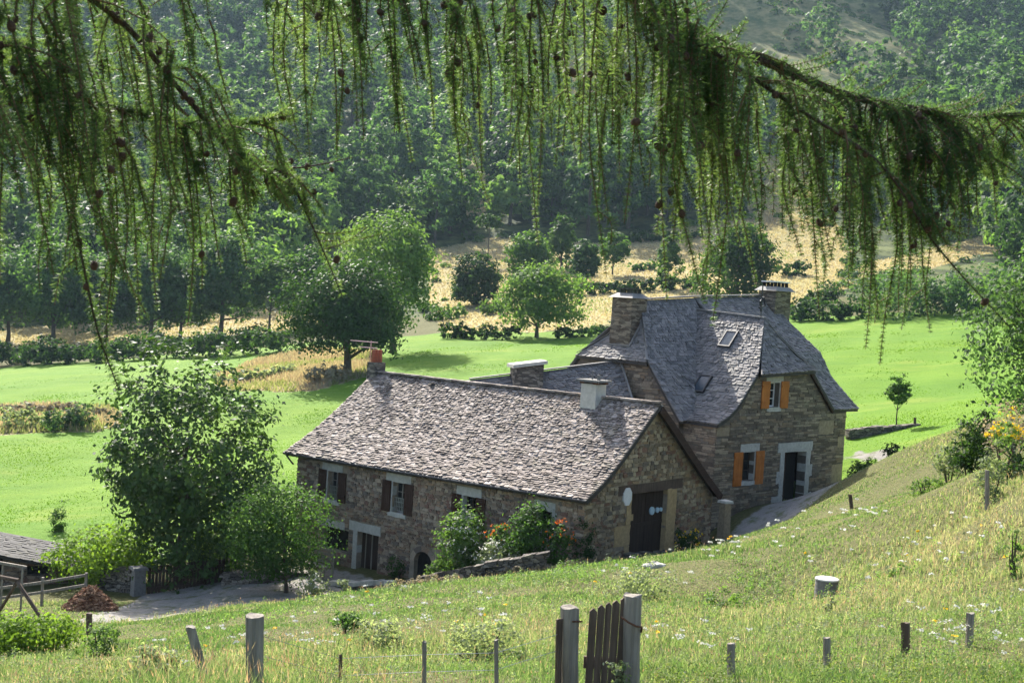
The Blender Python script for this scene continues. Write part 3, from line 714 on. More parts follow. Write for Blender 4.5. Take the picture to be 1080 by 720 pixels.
SB.append(Ruled([(.06, 8.22, .23), (.06, 7.13, 1.18), (.06, 6.27, 1.94), pk], [(-4.7, 8.22, .23), (-4.7, 7.13, 1.18), (-4.7, 6.27, 1.94), (-4.7, 4.35, 4.1)]))
SB.append(Ruled([(.22, 2.40, 1.74), (-.25, 3.0, 2.25), (-.75, 3.72, 3.05), pk], [(.22, 6.3, 1.92), (-.25, 5.65, 2.35), (-.75, 4.95, 3.1), pk]))
r = MB()
for k, S in enumerate(SB):
    bedding(r, S, 14, 10, -.02, .11); slates(r, S, .145, .22, .03, 1, .04, .8)
strip(r, [(-4.75, 4.35, 4.1)] + [(-4.75 + 3.6 * k / 8, 4.35, 4.1 - .19 * k / 8) for k in range(1, 9)], .2, .05, 2, .05)
strip(r, [apL, (-5, 4.6, 4.65), apR], .26, .06, 1, .05)
strip(r, [(-3.22, -.55, 1.95), (-4.0, .18, 2.78), (-4.7, .62, 3.63), apL], .09, .03, 2, .05)
strip(r, [(-7.05, -.55, 1.95), (-6.1, .18, 2.78), (-5.35, .62, 3.63), apL], .09, .03, 2, .05)
strip(r, [(.22, 6.3, 1.95), (-.25, 5.65, 2.39), (-.75, 4.95, 3.13), pk], .07, .03, 2, .05)
roofB = r.build('roof', [M['roofbase'], M['slateB'], M['zinc']], HB)
q = MB()                                                              # timber under the right verge
strip(q, [(.02, 8.2, .1), (.02, 7.13, 1.05), (.02, 6.3, 1.78)], .06, .16, 0, 0); q.build('bargeboard', M['barge'], roofB)
q = MB(); q.beam((-1.2, .02, -.33), (-.02, .02, -.33), .07, .07); q.beam((-4.6, .02, -.33), (-1.2, .02, -.33), .07, .07); q.build('gutter', M['black'], HB)
def mpB(y, d, z): return (-.1 - d, y, z)
dB = (4.88, 6.5, -3.75, -1.52)
wU, wD = (3.5, 4.18, .36, 1.36), (1.95, 2.75, -2.56, -1.40)
w = MB()
topB = [(.12, -.3), (.79, .0), (1.37, .42), (1.93, 1.02), (2.44, 1.6), (6.27, 1.76), (7.13, 1.0), (8.22, .06), (9.45, .06)]
wall_face(w, mpB, .12, 9.45, -6.2, topB, [dB, wU, wD], .4)
wall_face(w, lambda x, d, z: (x, .12 + d, z), -5, -.1, -6.2, [(-5, -.25), (0, -.25)], [], .4)
wall_face(w, lambda x, d, z: (x, 9.45 - d, z), -8.9, -.1, -6.2, [(-8.9, .1), (-6.9, 2.4), (-5, 4.7), (-3.64, 3.4), (-2.05, 2.2), (-1.38, 1.2), (-.1, .1)], [], .4, 0, True)
wall_face(w, lambda x, d, z: (x, -.3 + d, z), -8.7, -1.6, -6.2, [(-8.7, -.3), (-7.05, 1.75), (-3.22, 1.75), (-2.25, .55), (-1.6, -.25)], [], .4)
wall_face(w, lambda y, d, z: (-1.7 - d, y, z), -.3, .12, -6.2, [(-.3, -.25), (.12, -.25)], [], .4)
wall_face(w, lambda y, d, z: (-8.8 + d, y, z), -.3, 9.45, -6.2, [(-.3, -.3), (9.45, 0)], [], .4, 0, True)
wallB = w.build('wall', [M['mortarB']], HB)
q = MB()
skB = [dB, wU, wD, (3.2, 4.44, 1.34, 1.72), (3.3, 4.36, .18, 1.37), (1.76, 3.08, -1.41, -1.06), (1.78, 3.0, -2.74, -1.39), (dB[0] - .54, dB[1] + .44, -1.53, -1.1), (dB[0] - .3, dB[1] + .32, -3.3, -1.5), (dB[0] - .77, dB[1] + .57, -3.75, -3.29), (dB[1] + .3, dB[1] + .5, -2.6, -2.1), (dB[0] - .5, dB[0] - .28, -2.8, -2.3),
       (.14, .95, -.72, -.38), (7.3, 8.5, -.86, -.28), (8.55, 9.4, -3.0, -2.2), (8.9, 9.43, -1.5, -1.0)]
masonry(q, mpB, .12, 9.45, -4.3, topB, skB, .36, .055, .14, .035, 0, 7, .012)
masonry(q, lambda x, d, z: (x, .12 + d, z), -2.6, -.1, -4.4, [(-5, -.3), (0, -.3)], [], .36, .055, .14, .035, 0, 8, .012)
masonry(q, lambda x, d, z: (x, -.3 + d, z), -8.7, -1.6, -4.0, [(-8.7, -.3), (-7.05, 1.7), (-3.22, 1.7), (-2.25, .5), (-1.6, -.3)], [], .36, .055, .14, .035, 0, 9, .012)
q.build('masonry', M['schistB'], wallB)
for ya, yb, za, zb in ((.14, .95, -.72, -.38), (7.3, 8.5, -.86, -.28), (8.55, 9.4, -3.0, -2.2), (8.9, 9.43, -1.5, -1.0)): q = MB(); rough_slab(q, mpB, ya, yb, za, zb, .015, .2, 0, .02); q.build('quoin', M['brownquoin'], wallB)
window(HB, mpB, *wU, 'white', (3.22, 4.42, 1.70), [(wU[1] + .004, wU[1] + .16)], True, 'shutorange', 'lr', .55, 'lime', False, (.32, 1.42))
window(HB, mpB, *wD, 'darkwood', (1.78, 3.06, -1.08), [(wD[1] + .004, wD[1] + .22)], True, 'shutorange', 'lr', .55, 'lime', False, (-2.72, -1.38))
a, b, c, d = dB
q = MB(); rough_slab(q, mpB, a - .52, b + .42, d, d + .40, .03, .4, 0, .02)
for k, (w_, h0, h1) in enumerate([(.2, -3.2, -1.52)]): rough_slab(q, mpB, a - .28, a - .004, -3.3, d - .004, .03, .4, 0, .02); rough_slab(q, mpB, b + .004, b + .3, -3.3, d - .004, .03, .4, 0, .02)
rough_slab(q, mpB, a - .75, a - .004, -3.75, -3.304, .04, .4, 0, .03); rough_slab(q, mpB, b + .004, b + .55, -3.75, -3.304, .04, .4, 0, .03)
for z0, z1, s in ((-2.6, -2.1, .5),): rough_slab(q, mpB, b + .302, b + s, z0, z1, .025, .3, 0, .02); rough_slab(q, mpB, a - s, a - .284, z0 - .2, z1 - .2, .025, .3, 0, .02)
ds = q.build('doorway', M['lime'], HB)
q = MB(); bar(q, mpB, a, b, c, d, .5, .55); q.build('door_opening', M['nearblack'], ds)  # near-black sheet stands for the shade inside the doorway
q = MB(); planks(q, mpB, a + .05, a + .75, c, d - .04, .40, .45, 4); q.build('door_leaf', M['shutbrown'], ds)
# skylights
M['skyglass'] = plain('skylight_glass', (.03, .05, .07), .16, .05, 3, .5, 0)  # bluish base colour carries the reflected sky
def slope_frame(S, a, t):
    o = S(a, t); n = S.nrm(a, t); u = S(min(a + .03, 1), t) - S(a - .03, t); u /= np.linalg.norm(u); v = np.cross(n, u); return o, u, v, n
def on_slope(S, u, v):
    d = ray(u, v); best = None
    R = np.array([[math.cos(B_TH), math.sin(B_TH), 0], [-math.sin(B_TH), math.cos(B_TH), 0], [0, 0, 1]])
    R = np.stack([FB[1], FB[2], np.array([0, 0, 1.0])])               # world -> local rows
    o_, d_ = R @ (-B_O) / B_K, R @ d
    d_ /= np.linalg.norm(d_)
    for a in np.linspace(0, 1, 81):
        for t in np.linspace(.05, .95, 61):
            p = S(a, t) - o_; e = np.linalg.norm(p - d_ * (p @ d_))
            if best is None or e < best[0]: best = (e, a, t)
    return best[1:]
for (u, v) in ((768.5, 358), (741, 405)):
    a_, t_ = on_slope(SB[4], u, v); o, ux, uy, n = slope_frame(SB[4], a_, t_)
    def mpS(y, d, z): return o + ux * y * .84 + uy * z * .84 - n * d
    q = MB()
    for ya, yb, za, zb in ((-.36, -.29, -.52, .52), (.29, .36, -.52, .52), (-.29, .29, .45, .52), (-.29, .29, -.52, -.45)): bar(q, mpS, ya, yb, za, zb, -.12, .1)
    sk = q.build('skylight', M['black'], HB)
    q = MB(); bar(q, mpS, -.29, .29, -.45, .45, -.09, .05); q.build('pane', M['skyglass'], sk)
# chimneys of the tall house
c1 = chimney(HB, 'chimney', -5.15, .42, 1.6, 4.42, .56, .50, 'stoneB', None, .54, .46)
q = MB(); q.frustum(-5.15, .42, 4.422, 4.62, .66, .60, .40, .34); q.build('chimney_cap', M['zinc'], c1)
q = MB()
for sx in (-1, 1):
    for sy in (-1, 0, 1): q.box(-5.15 + sx * .3 - .05, -5.15 + sx * .3 + .05, .42 + sy * .24 - .05, .42 + sy * .24 + .05, 4.622, 4.78)
q.box(-5.6, -4.7, .06, .78, 4.782, 4.83); q.build('chimney_cowl', M['black'], c1)
q = MB(); strip(q, [(-5.75, -.12, 2.42), (-4.55, -.12, 2.42)], .08, .05, 0, .05); strip(q, [(-4.55, -.12, 2.42), (-4.53, .5, 3.35)], .07, .05, 0, .05); q.build('chimney_flashing', M['zinc'], c1)
c2 = chimney(HB, 'chimney', -4.6, 10.05, 3.0, 5.2, .48, .62, 'stoneB', None, .46, .62)
q = MB(); q.frustum(-4.6, 10.05, 5.202, 5.40, .62, .80, .42, .56); q.build('chimney_cap', M['zinc'], c2)
q = MB()
for sx in (-1, 1):
    for sy in (-1.5, -.5, .5, 1.5): q.box(-4.6 + sx * .3 - .05, -4.6 + sx * .3 + .05, 10.05 + sy * .3 - .06, 10.05 + sy * .3 + .06, 5.402, 5.60)
q.build('chimney_cowl', M['nearblack'], c2)
q = MB(); q.box(-5.0, -4.2, 9.47, 10.63, 5.602, 5.65); q.build('cowl_lid', M['white'], c2)
q = MB(); q.tube([(-1.35, 4.35, 3.9), (-1.35, 4.35, 5.3)], .025, 6); q.tube([(-1.35, 4.2, 4.35), (-1.35, 4.6, 4.45), (-1.35, 4.45, 4.8), (-1.35, 4.25, 4.6), (-1.35, 4.35, 4.2)], .05, 6); q.tube([(-1.35, 4.0, 4.62), (-1.35, 4.7, 4.62)], .02, 5); q.build('roof_finial', M['black'], HB)

# ------------------------------------------------------------------ the low barn that joins the two
P0, P1 = np.array([-3.3, 52.3, -3.72]), np.array([4.75, 54.45, -2.36])
dx = P1 - P0; ln = np.linalg.norm(dx[:2]); ex = np.array([dx[0], dx[1], 0]) / ln; ey = np.array([-ex[1], ex[0], 0])
HC = thing('link_barn', 'low slate-roofed barn behind the farmhouse ridge, joined to the tall house', 'barn', (0, 0, 0))
def c3(s, y, z): return P0 + ex * s + ey * y + np.array([0, 0, z + dx[2] * s / ln])
S1 = Ruled([c3(4.6, -3.6, -3.1), c3(.3, 0, 0)], [c3(ln, -3.6, -3.1), c3(ln, 0, 0)], .04)
S2 = Ruled([c3(ln, 3.4, -3.0), c3(ln, 0, 0)], [c3(0, 3.4, -3.0), c3(0, 0, 0)], .04)
r = MB()
for S in (S1, S2): bedding(r, S, 14, 8); slates(r, S, .17, .28, .04, 1)
strip(r, [c3(ln * k / 20, 0, .0) for k in range(4, 21)], .22, .05, 1, .03)
strip(r, [c3(ln - .05, -.2, -.05), c3(ln - .05, -2.4, -1.95)], .08, .05, 2, .08)
r.build('roof', [M['roofbase'], M['slateB'], M['zinc']], HC)
w = MB()
for y, fl_ in ((-3.2, False), (3.0, True)): wall_face(w, lambda s, d, z, y=y: c3(s, y + (d if not fl_ else -d), z), 4.8 if y < 0 else .2, ln - .2, -8, [(0, -2.85), (ln, -2.85)], [], .3, 0, fl_)
w.build('wall', M['stoneB'], HC)
q = MB(); o = c3(4.05, -.35, 0)
for (z0, z1, k) in ((-1.0, .34, .62),):
    vs = [c3(4.05 + sx * k, -.35 + sy * .42, z) for z in (z0, z1) for sx, sy in ((-1, -1), (1, -1), (1, 1), (-1, 1))]
    q.add(vs, [(4, 5, 6, 7), (0, 1, 5, 4), (1, 2, 6, 5), (2, 3, 7, 6), (3, 0, 4, 7)])
cc = q.build('chimney', M['drywall'], HC)
q = MB(); vs = [c3(4.05 + sx * .74, -.35 + sy * .54, z) for z in (.342, .48) for sx, sy in ((-1, -1), (1, -1), (1, 1), (-1, 1))]
q.add(vs, [(3, 2, 1, 0), (4, 5, 6, 7), (0, 1, 5, 4), (1, 2, 6, 5), (2, 3, 7, 6), (3, 0, 4, 7)]); q.build('chimney_cap', M['lime'], cc)
# ------------------------------------------------------------------ vegetation
def rand_dirs(n):
    v = rng.normal(size=(n, 3)); return v / np.linalg.norm(v, axis=1, keepdims=True)
def leaf_quads(C, size, nrm=None, asp=.55, fold=.0):
    """kite-shaped leaves at C (n,3); size (n,) half-lengths; 4 verts each"""
    n = len(C); size = np.broadcast_to(size, (n,))[:, None]
    d = rand_dirs(n) if nrm is None else nrm + rand_dirs(n) * .8
    d /= np.linalg.norm(d, axis=1, keepdims=True)
    a = np.cross(d, rand_dirs(n)); a /= np.linalg.norm(a, axis=1, keepdims=True) + 1e-9
    b = np.cross(d, a)
    V = np.stack([C - a * size, C + b * size * asp - a * size * .15 + d * size * .12, C + a * size, C - b * size * asp - a * size * .15 + d * size * .12], 1)
    return V.reshape(-1, 3), np.arange(4 * n).reshape(n, 4)
def clump_crown(cen, rad, n_clump, n_leaf, leaf, lobes=7, seed=0, la_max=.34, clump_r=.2, inner=.35, up=.35, flat=1.0, gaps=.2, bottom=-.9):
    """leaf centres and outward directions: lobed, gappy crown"""
    R = np.random.default_rng(seed); cen = np.array(cen, float); rad = np.array(rad, float)
    ld = R.normal(size=(lobes, 3)); ld /= np.linalg.norm(ld, axis=1, keepdims=True); la = R.uniform(.10, la_max, lobes)
    hd = R.normal(size=(5, 3)); hd /= np.linalg.norm(hd, axis=1, keepdims=True)
    out = []; k = 0
    while len(out) < n_clump and k < n_clump * 30:
        k += 1
        d = R.normal(size=3); d /= np.linalg.norm(d)
        if d[2] < bottom: continue
        if R.random() < gaps and (hd @ d).max() > .8: continue
        r = (inner ** 3 + (1 - inner ** 3) * R.random()) ** (1 / 3)
        amp = .80 + (la * np.clip((ld @ d - .55) / .45, 0, 1)).sum() + R.uniform(-.06, .06)
        out.append(np.r_[d * rad * r * amp, d])
    out = np.array(out); cc, dd = out[:, :3], out[:, 3:]
    m = float(rad.mean()) * clump_r
    per = R.poisson(n_leaf / len(out), len(out)) + 1
    P = np.repeat(cc, per, 0); D = np.repeat(dd, per, 0)
    o = R.normal(size=P.shape) * m * np.repeat(R.uniform(.6, 1.35, len(out)), per)[:, None] * .6; o[:, 2] *= .65 * flat
    D = D * .7 + o / (m + 1e-9) * .4 + np.array([0, 0, up])
    return cen + P + o, D, cen + cc
def trunk_mesh(h0, crown_c, rad, base_r, targets, seed=0, lean=(0, 0), nlimb=9):
    R = random.Random(seed); q = MB()
    top = Vector((crown_c[0], crown_c[1], crown_c[2] + rad[2] * .45))
    pts, rr = [], []
    for k in range(7):
        f = k / 6; p = Vector((lean[0] * (1 - f), lean[1] * (1 - f), -.3)).lerp(top, f)
        pts.append(p + Vector((R.uniform(-1, 1), R.uniform(-1, 1), 0)) * base_r * .5 * (0 < k < 6)); rr.append(base_r * (1.35 if k == 0 else 1) * (1 - .82 * f))
    q.tube(pts, rr, 8)
    idx = list(range(len(targets))); R.shuffle(idx)
    for i in idx[:nlimb]:
        t = Vector(targets[i]); f = min(.85, max(.22, (t.z - rad[2] * .5) / max(top.z, .1))); f = max(f, h0 / max(top.z, .1))
        k = f * 6; a = min(int(k), 5); s_ = pts[a].lerp(pts[a + 1], k - a); m = s_.lerp(t, .5) + Vector((0, 0, -.06 * (t - s_).length))
        r0 = base_r * (1 - .82 * f) * .6
        q.tube([s_, m, t], [r0, r0 * .6, r0 * .18], 5, cap=False)
    return q
def tree(name, label, cat, base, h, rad, crown_z, n_clump, n_leaf, leaf, mat, seed, base_r=.15, group=None, off=(0, 0), nlimb=10, **k):
    """h unused when crown_z given; local origin at the foot"""
    root = thing(name, label, cat, base, 0, group)
    P, D, cc = clump_crown((off[0], off[1], crown_z), rad, n_clump, n_leaf, leaf, seed=seed, **k)
    V, F = leaf_quads(P, rng.uniform(.7, 1.25, len(P)) * leaf, D)
    link('crown', mesh_np('crown', V, F, mat), root)
    q = trunk_mesh(max(.2, crown_z - rad[2]), (off[0] * .6, off[1] * .6, crown_z), rad, base_r, cc, seed, nlimb=nlimb)
    q.build('trunk', M['bark'], root, True)
    return root
def px2m(Y): return Y / FPX

# --- trees one can tell apart in the meadow and the fields: pixel foot (u, v), crown box in pixels
def tree_px(name, label, foot, box, mat, seed, leafpx=2.2, dens=1.0, group=None, cat='tree', Y=None, base_r=None, **k):
    g = ground(*foot) if Y is None else np.array(drop(*at(foot[0], foot[1], Y)[:2]))
    s = np.linalg.norm(g) / FPX
    x0, y0, x1, y1 = box
    w, h = (x1 - x0) * s / 2, (y1 - y0) * s / 2
    c = ((x0 + x1) / 2 - foot[0]) * s; cz = (foot[1] - (y0 + y1) / 2) * s
    lf = leafpx * s; n = int(dens * 9.0 * (x1 - x0) * (y1 - y0) / leafpx ** 2 * .55) + 300
    return tree(name, label, cat, tuple(g), 0, (w * .95, w * .9, h * .98), cz, max(40, n // 24), n, lf, M[mat], seed, base_r or max(.06, h * .05), group, (c, 0), **k)
M['leaf_oak'] = leaf_mat('deep_green_leaves', [(.02, .046, .016), (.036, .076, .024), (.055, .108, .032)], .42)
M['leaf_bright'] = leaf_mat('light_green_leaves', [(.07, .13, .042), (.11, .18, .06), (.15, .225, .08)], .5)
tree_px('oak_tree', 'large dark leafy tree alone in the green meadow behind the farmhouse chimney', (365, 397), (300, 276, 428, 388), 'leaf_oak', 1, 2.2, 1.1, bottom=-.75, base_r=.4)
tree_px('oak_tree', 'tall pale tree standing directly behind the big dark meadow tree', (415, 372), (356, 220, 460, 345), 'leaf_bright', 2, 2.4, .8)
tree_px('field_tree', 'broad pale tree on the hedge line in front of the wheat field', (566, 356), (524, 270, 608, 352), 'leaf_pale', 3, 2.1, 1.0)
tree_px('field_tree', 'dark round-topped bushy tree at the wheat edge, left of the broad pale tree', (500, 322), (472, 272, 532, 324), 'leaf_dark', 4, 2.1, 1.2, gaps=0)
tree_px('field_tree', 'mid green dome-shaped tree right behind the broad pale tree', (560, 300), (531, 240, 584, 300), 'leaf_mid', 5, 2.0, 1.0, gaps=0)
tree_px('field_tree', 'tall narrow tree with a sunlit top, behind the dome-shaped tree', (592, 284), (575, 228, 606, 284), 'leaf_mid', 6, 2.0, 1.0, gaps=0)
tree_px('field_tree', 'dark egg-shaped tree standing alone on the wheat, right of the narrow tree', (618, 298), (601, 247, 634, 297), 'leaf_dark', 7, 2.0, 1.2, gaps=0)
tree_px('field_tree', 'slim tree with a clear trunk, right of the egg-shaped tree', (646, 290), (630, 244, 664, 282), 'leaf_mid', 8, 2.0, .8)
tree_px('field_tree', 'small rounded tree in the wheat above the left slate chimney', (703, 306), (688, 250, 718, 302), 'leaf_mid', 9, 2.0, .9)
tree_px('field_tree', 'big round tree in the wheat just behind the tall house roof', (776, 322), (732, 232, 818, 318), 'leaf_mid', 10, 2.2, 1.0)
tree_px('sapling', 'thin bare-stemmed young tree with a flat tuft, alone on the wheat', (514, 276), (499, 224, 530, 244), 'leaf_mid', 11, 1.8, .35, base_r=.12)
tree_px('sapling', 'young staked tree with a small round crown beside the low wall in the meadow', (945, 452), (933, 400, 958, 431), 'leaf_mid', 12, 1.5, .8, base_r=.05)
# row of trees at the left edge of the meadow
row = [(8, 362, -36, 268, 48, 352), (55, 364, 18, 256, 98, 352), (112, 360, 70, 268, 152, 350), (158, 358, 118, 250, 202, 346), (190, 357, 158, 276, 232, 348), (232, 354, 196, 244, 272, 344), (284, 350, 260, 274, 310, 328), (318, 346, 290, 258, 350, 336)]
lab = ['at the outer left end of the row along the pale field', 'second of the row along the pale field, a little taller', 'low one in the row, third along the pale field', 'fourth of the row, tall and dark', 'short one in the middle', 'tall one near the right end of the row', 'with a pale round crown and thin trunk beside the big meadow tree', 'last of the row, half hidden by the big meadow tree']
for i, (u, v, x0, y0, x1, y1) in enumerate(row):
    tree_px('row_tree', 'dark tree ' + lab[i] if i != 6 else 'tree ' + lab[i], (u, v), (x0, y0, x1, y1), 'leaf_pale' if i == 6 else ('leaf_blue', 'leaf_mid', 'leaf_blue')[i % 3], 20 + i, 2.2, .9, 'row of trees along the far edge of the meadow')

# --- hedges and bushes: foliage mounds along a line
def hedge(name, label, cat, px, hpx, mat, seed, leafpx=2.1, dens=1.0, group=None, wide=1.0, pts=None, hm=None, kind=None):
    G = [ground(u, v) for u, v in px] if pts is None else [np.array(p) for p in pts]
    o = G[len(G) // 2]; R = np.random.default_rng(seed)
    Ps, Ds, S_ = [], [], []
    tot = 0
    for k in range(len(G) - 1):
        a, b = G[k], G[k + 1]; s = np.linalg.norm((a + b) / 2) / FPX; H = (hpx * s if hm is None else hm); Ln = np.linalg.norm(b - a)
        n = int(dens * 7 * (Ln / s) * (H / s) / leafpx ** 2 * .6) + 60
        m = max(3, int(Ln / (H * .55)))
        for j in range(m):
            c = a + (b - a) * (j + R.uniform(.2, .8)) / m; hh = H * R.uniform(.72, 1.15)
            c = c + np.array([0, R.uniform(-.3, .3) * H * wide, 0]); c[2] = hgt(c[0], c[1])
            P, D, _ = clump_crown((c[0], c[1], c[2] + hh * .42), (max(hh * .62, Ln / m * .75), hh * .62 * wide, hh * .56), max(14, n // m // 16), n // m, 1, 5, int(R.integers(1e9)), clump_r=.24, inner=.3, gaps=.05)
            Ps.append(P); Ds.append(D); S_.append(np.full(len(P), leafpx * s))
    P, D, S_ = np.concatenate(Ps), np.concatenate(Ds), np.concatenate(S_)
    V, F = leaf_quads(P - o, S_ * R.uniform(.7, 1.25, len(P)), D)
    return tag(link(name, mesh_np(name, V, F, M[mat]), None, tuple(o)), label, cat, group, kind)
hedge('hedge', 'long dark hedge along the far left edge of the bright meadow', 'hedge', [(-40, 384), (60, 383), (160, 379), (260, 374), (300, 370)], 28, 'leaf_dark', 40)
hedge('hedge', 'dark hedge between the big meadow tree and the broad pale tree', 'hedge', [(462, 357), (500, 358), (545, 358)], 20, 'leaf_dark', 41)
hedge('hedge', 'low dark hedge under the broad pale tree, running to the tall house chimney', 'hedge', [(585, 357), (615, 355), (650, 352)], 13, 'leaf_dark', 42)
hedge('hedge', 'dark hedge at the meadow edge right of the tall house, behind its far chimney', 'hedge', [(835, 338), (870, 338), (905, 336)], 26, 'leaf_dark', 43)
hedge('hedge', 'tall dark hedge at the right end of the meadow, behind the hanging needles', 'hedge', [(915, 336), (950, 334), (1000, 331), (1060, 326)], 52, 'leaf_blue', 44)
hedge('hedge', 'thin hedge crossing the wheat below the egg-shaped tree', 'hedge', [(606, 312), (650, 309), (700, 306), (740, 303)], 16, 'leaf_dark', 45)
hedge('hedge', 'low hedge crossing the upper wheat behind the round tree', 'hedge', [(656, 256), (690, 254), (740, 250)], 10, 'leaf_mid', 46)
hedge('bush', 'pale sunlit bush at the foot of the dark round-topped tree', 'bush', [(462, 336), (486, 334)], 16, 'leaf_pale', 47)
hedge('bush', 'light bush between the dark round-topped tree and the broad pale tree', 'bush', [(508, 333), (535, 330)], 18, 'leaf_pale', 48)
hedge('bush', 'small dark bush on the wheat between the round tree and the needles', 'bush', [(822, 292), (846, 290)], 20, 'leaf_dark', 49)
hedge('bush', 'dark bush behind the far chimney of the tall house', 'bush', [(850, 320), (880, 318)], 16, 'leaf_dark', 50)
hedge('bush', 'small bush at the top of the wheat left of the hanging needles', 'bush', [(662, 286), (690, 284)], 10, 'leaf_mid', 51)
hedge('bramble_patch', 'grey-green bramble mound lying in the meadow at the left edge', 'bramble', [(8, 452), (40, 453), (80, 451), (92, 450)], 26, 'leaf_sage', 52, 2.2)
hedge('bramble_patch', 'darker half of the bramble mound in the meadow, on its right', 'bramble', [(52, 455), (88, 453)], 24, 'leaf_blue', 53, 2.2)
hedge('bramble_patch', 'long dry grassy bank with pale scrub left of the big meadow tree', 'scrub', [(225, 406), (260, 402), (310, 394)], 12, 'leaf_sage', 54, 2.2)
hedge('tall_grass_clump', 'clump of tall tan grass at the foot of the big meadow tree', 'grass clump', [(330, 405), (350, 404), (362, 402)], 22, 'leaf_tan', 55, 2.4)
hedge('tall_grass_clump', 'band of brownish dry grass on the far left of the meadow', 'grass clump', [(-20, 438), (40, 434), (120, 440)], 10, 'leaf_tan', 56, 2.2)

# --- the wood on the far slope
def far_tree_mesh(seed, kind, tall=1.0):
    R = np.random.default_rng(seed)
    P, D, cc = clump_crown((0, 0, 6.2 * tall), (4.2, 4.0, 5.0 * tall), 90, 1600, 1, 13, seed, la_max=.55, clump_r=.16, inner=.6, gaps=.1, bottom=-.8)
    V, F = leaf_quads(P, R.uniform(.3, .55, len(P)), D)
    n = len(F)
    q = MB(); q.tube([(0, 0, -1.5), (.1, .1, 3), (0, 0, 8 * tall)], [.32, .26, .08], 6)
    tv = np.array(q.v); tf = np.array([f for f in q.f if len(f) == 4]) + len(V)
    return np.concatenate([V, tv]), np.concatenate([F, tf]), np.r_[np.zeros(n, int), np.ones(len(tf), int)]
KINDS = ['dark', 'mid', 'pale', 'blue']
raw = [far_tree_mesh(300 + i, KINDS[i % 4], (1, 1.15, .9, 1.3)[i % 4] * (1, .9)[i // 4]) for i in range(8)]
protos = [mesh_np('wood_tree', V, F, [M['leaf_' + KINDS[i % 4]], M['bark']], mi) for i, (V, F, mi) in enumerate(raw)]
LBL = {'dark': 'dark green round-crowned tree standing in the far wood across the valley', 'mid': 'mid green round-crowned tree standing in the far wood across the valley',
       'pale': 'pale yellow-green round-crowned tree standing in the far wood across the valley', 'blue': 'tall narrow blue-green tree standing in the far wood across the valley'}
def wood_sites():
    P = []
    r = 196.0
    while r < 720:
        st = 9.8 * (1 + max(0, r - 260) / 420)
        for a in np.arange(-30, 30, math.degrees(st / r)):
            rr = r + rng.uniform(-.45, .45) * st; aa = math.radians(a) + rng.uniform(-.4, .4) * st / r
            P.append((rr * math.sin(aa), rr * math.cos(aa)))
        r += st * .9
    P = np.array(P); X, Y = P[:, 0], P[:, 1]
    bad = zone('wheat', X, Y)
    for dx, dy in ((3.5, 0), (-3.5, 0), (0, 4), (0, -4)): bad |= zone('wheat', X + dx, Y + dy)
    sp = zone('spur', X, Y); rr_ = np.hypot(X, Y)
    for k in (12, 24, 36): sp |= zone('spur', X * (1 + k / rr_), Y * (1 + k / rr_))
    bad |= sp & (rng.random(len(P)) < .93); bad |= (Y > 300) & zone('wheat', X * (1 + 14 / rr_), Y * (1 + 14 / rr_))
    cl = np.array([mnoise.noise(Vector((x * .018, y * .018, 3.1))) for x, y in P]); bad |= (cl > .33) & (Y > 330)
    k0 = (Y < 262) & (X > -42) & (X < 80); bad |= k0                                   # the open fields
    P = P[~bad]; return P[np.argsort(np.hypot(P[:, 0], P[:, 1]))]
WS = wood_sites(); WZ = hgt(WS[:, 0], WS[:, 1])
NIND = 270
infov = np.abs(np.arctan2(WS[:, 0], WS[:, 1])) < .41
order = np.r_[np.where(infov)[0], np.where(~infov)[0]]
rest = []
for j, i in enumerate(order):
    k = int(rng.integers(8)); sc = rng.uniform(.9, 1.65) * (1.0 if WS[i, 1] < 300 else 1.15); rz = rng.uniform(0, 6.28)
    p = (WS[i, 0], WS[i, 1], WZ[i] - .2)
    if j < NIND:
        o = link('wood_tree', protos[k], None, p, rz, sc); kd = KINDS[k % 4]; tag(o, LBL[kd], 'tree', kd + ' trees of the far wood')
    else:
        if p[1] > 400 and k % 4 in (1, 2) and rng.random() < .7: k = k - 1 if k % 4 == 1 else k + 1  # upper slope: hill's shade put into darker leaf kinds
        rest.append((k if KINDS[k % 4] != 'pale' or rng.random() < .25 else k - 2, p, rz, sc))
Vs, Fs, Ms, b = [], [], [], 0
for k, p, rz, sc in rest:
    V, F, mi = raw[k]
    n = int((mi == 0).sum()); keep = np.arange(0, n, 1 if p[1] < 380 else 2)
    V4 = V[:4 * n].reshape(n, 4, 3)[keep]; c = V4.mean(1, keepdims=True); V4 = c + (V4 - c) * (1.0 if p[1] < 380 else 1.4)
    c_, s_ = math.cos(rz), math.sin(rz); Q = V4.reshape(-1, 3) * sc
    Q = np.c_[Q[:, 0] * c_ - Q[:, 1] * s_ + p[0], Q[:, 0] * s_ + Q[:, 1] * c_ + p[1], Q[:, 2] + p[2]]
    Vs.append(Q); Fs.append(np.arange(len(Q)).reshape(-1, 4) + b); Ms.append(np.full(len(keep), k % 4)); b += len(Q)
if Vs:
    tag(link('distant_wood', mesh_np('distant_wood', np.concatenate(Vs), np.concatenate(Fs), [M['leaf_' + k] for k in KINDS], np.concatenate(Ms))), 'wooded slope of many trees closing the view across the valley', 'wood', kind='stuff')
print('WOOD', len(WS), len(rest))
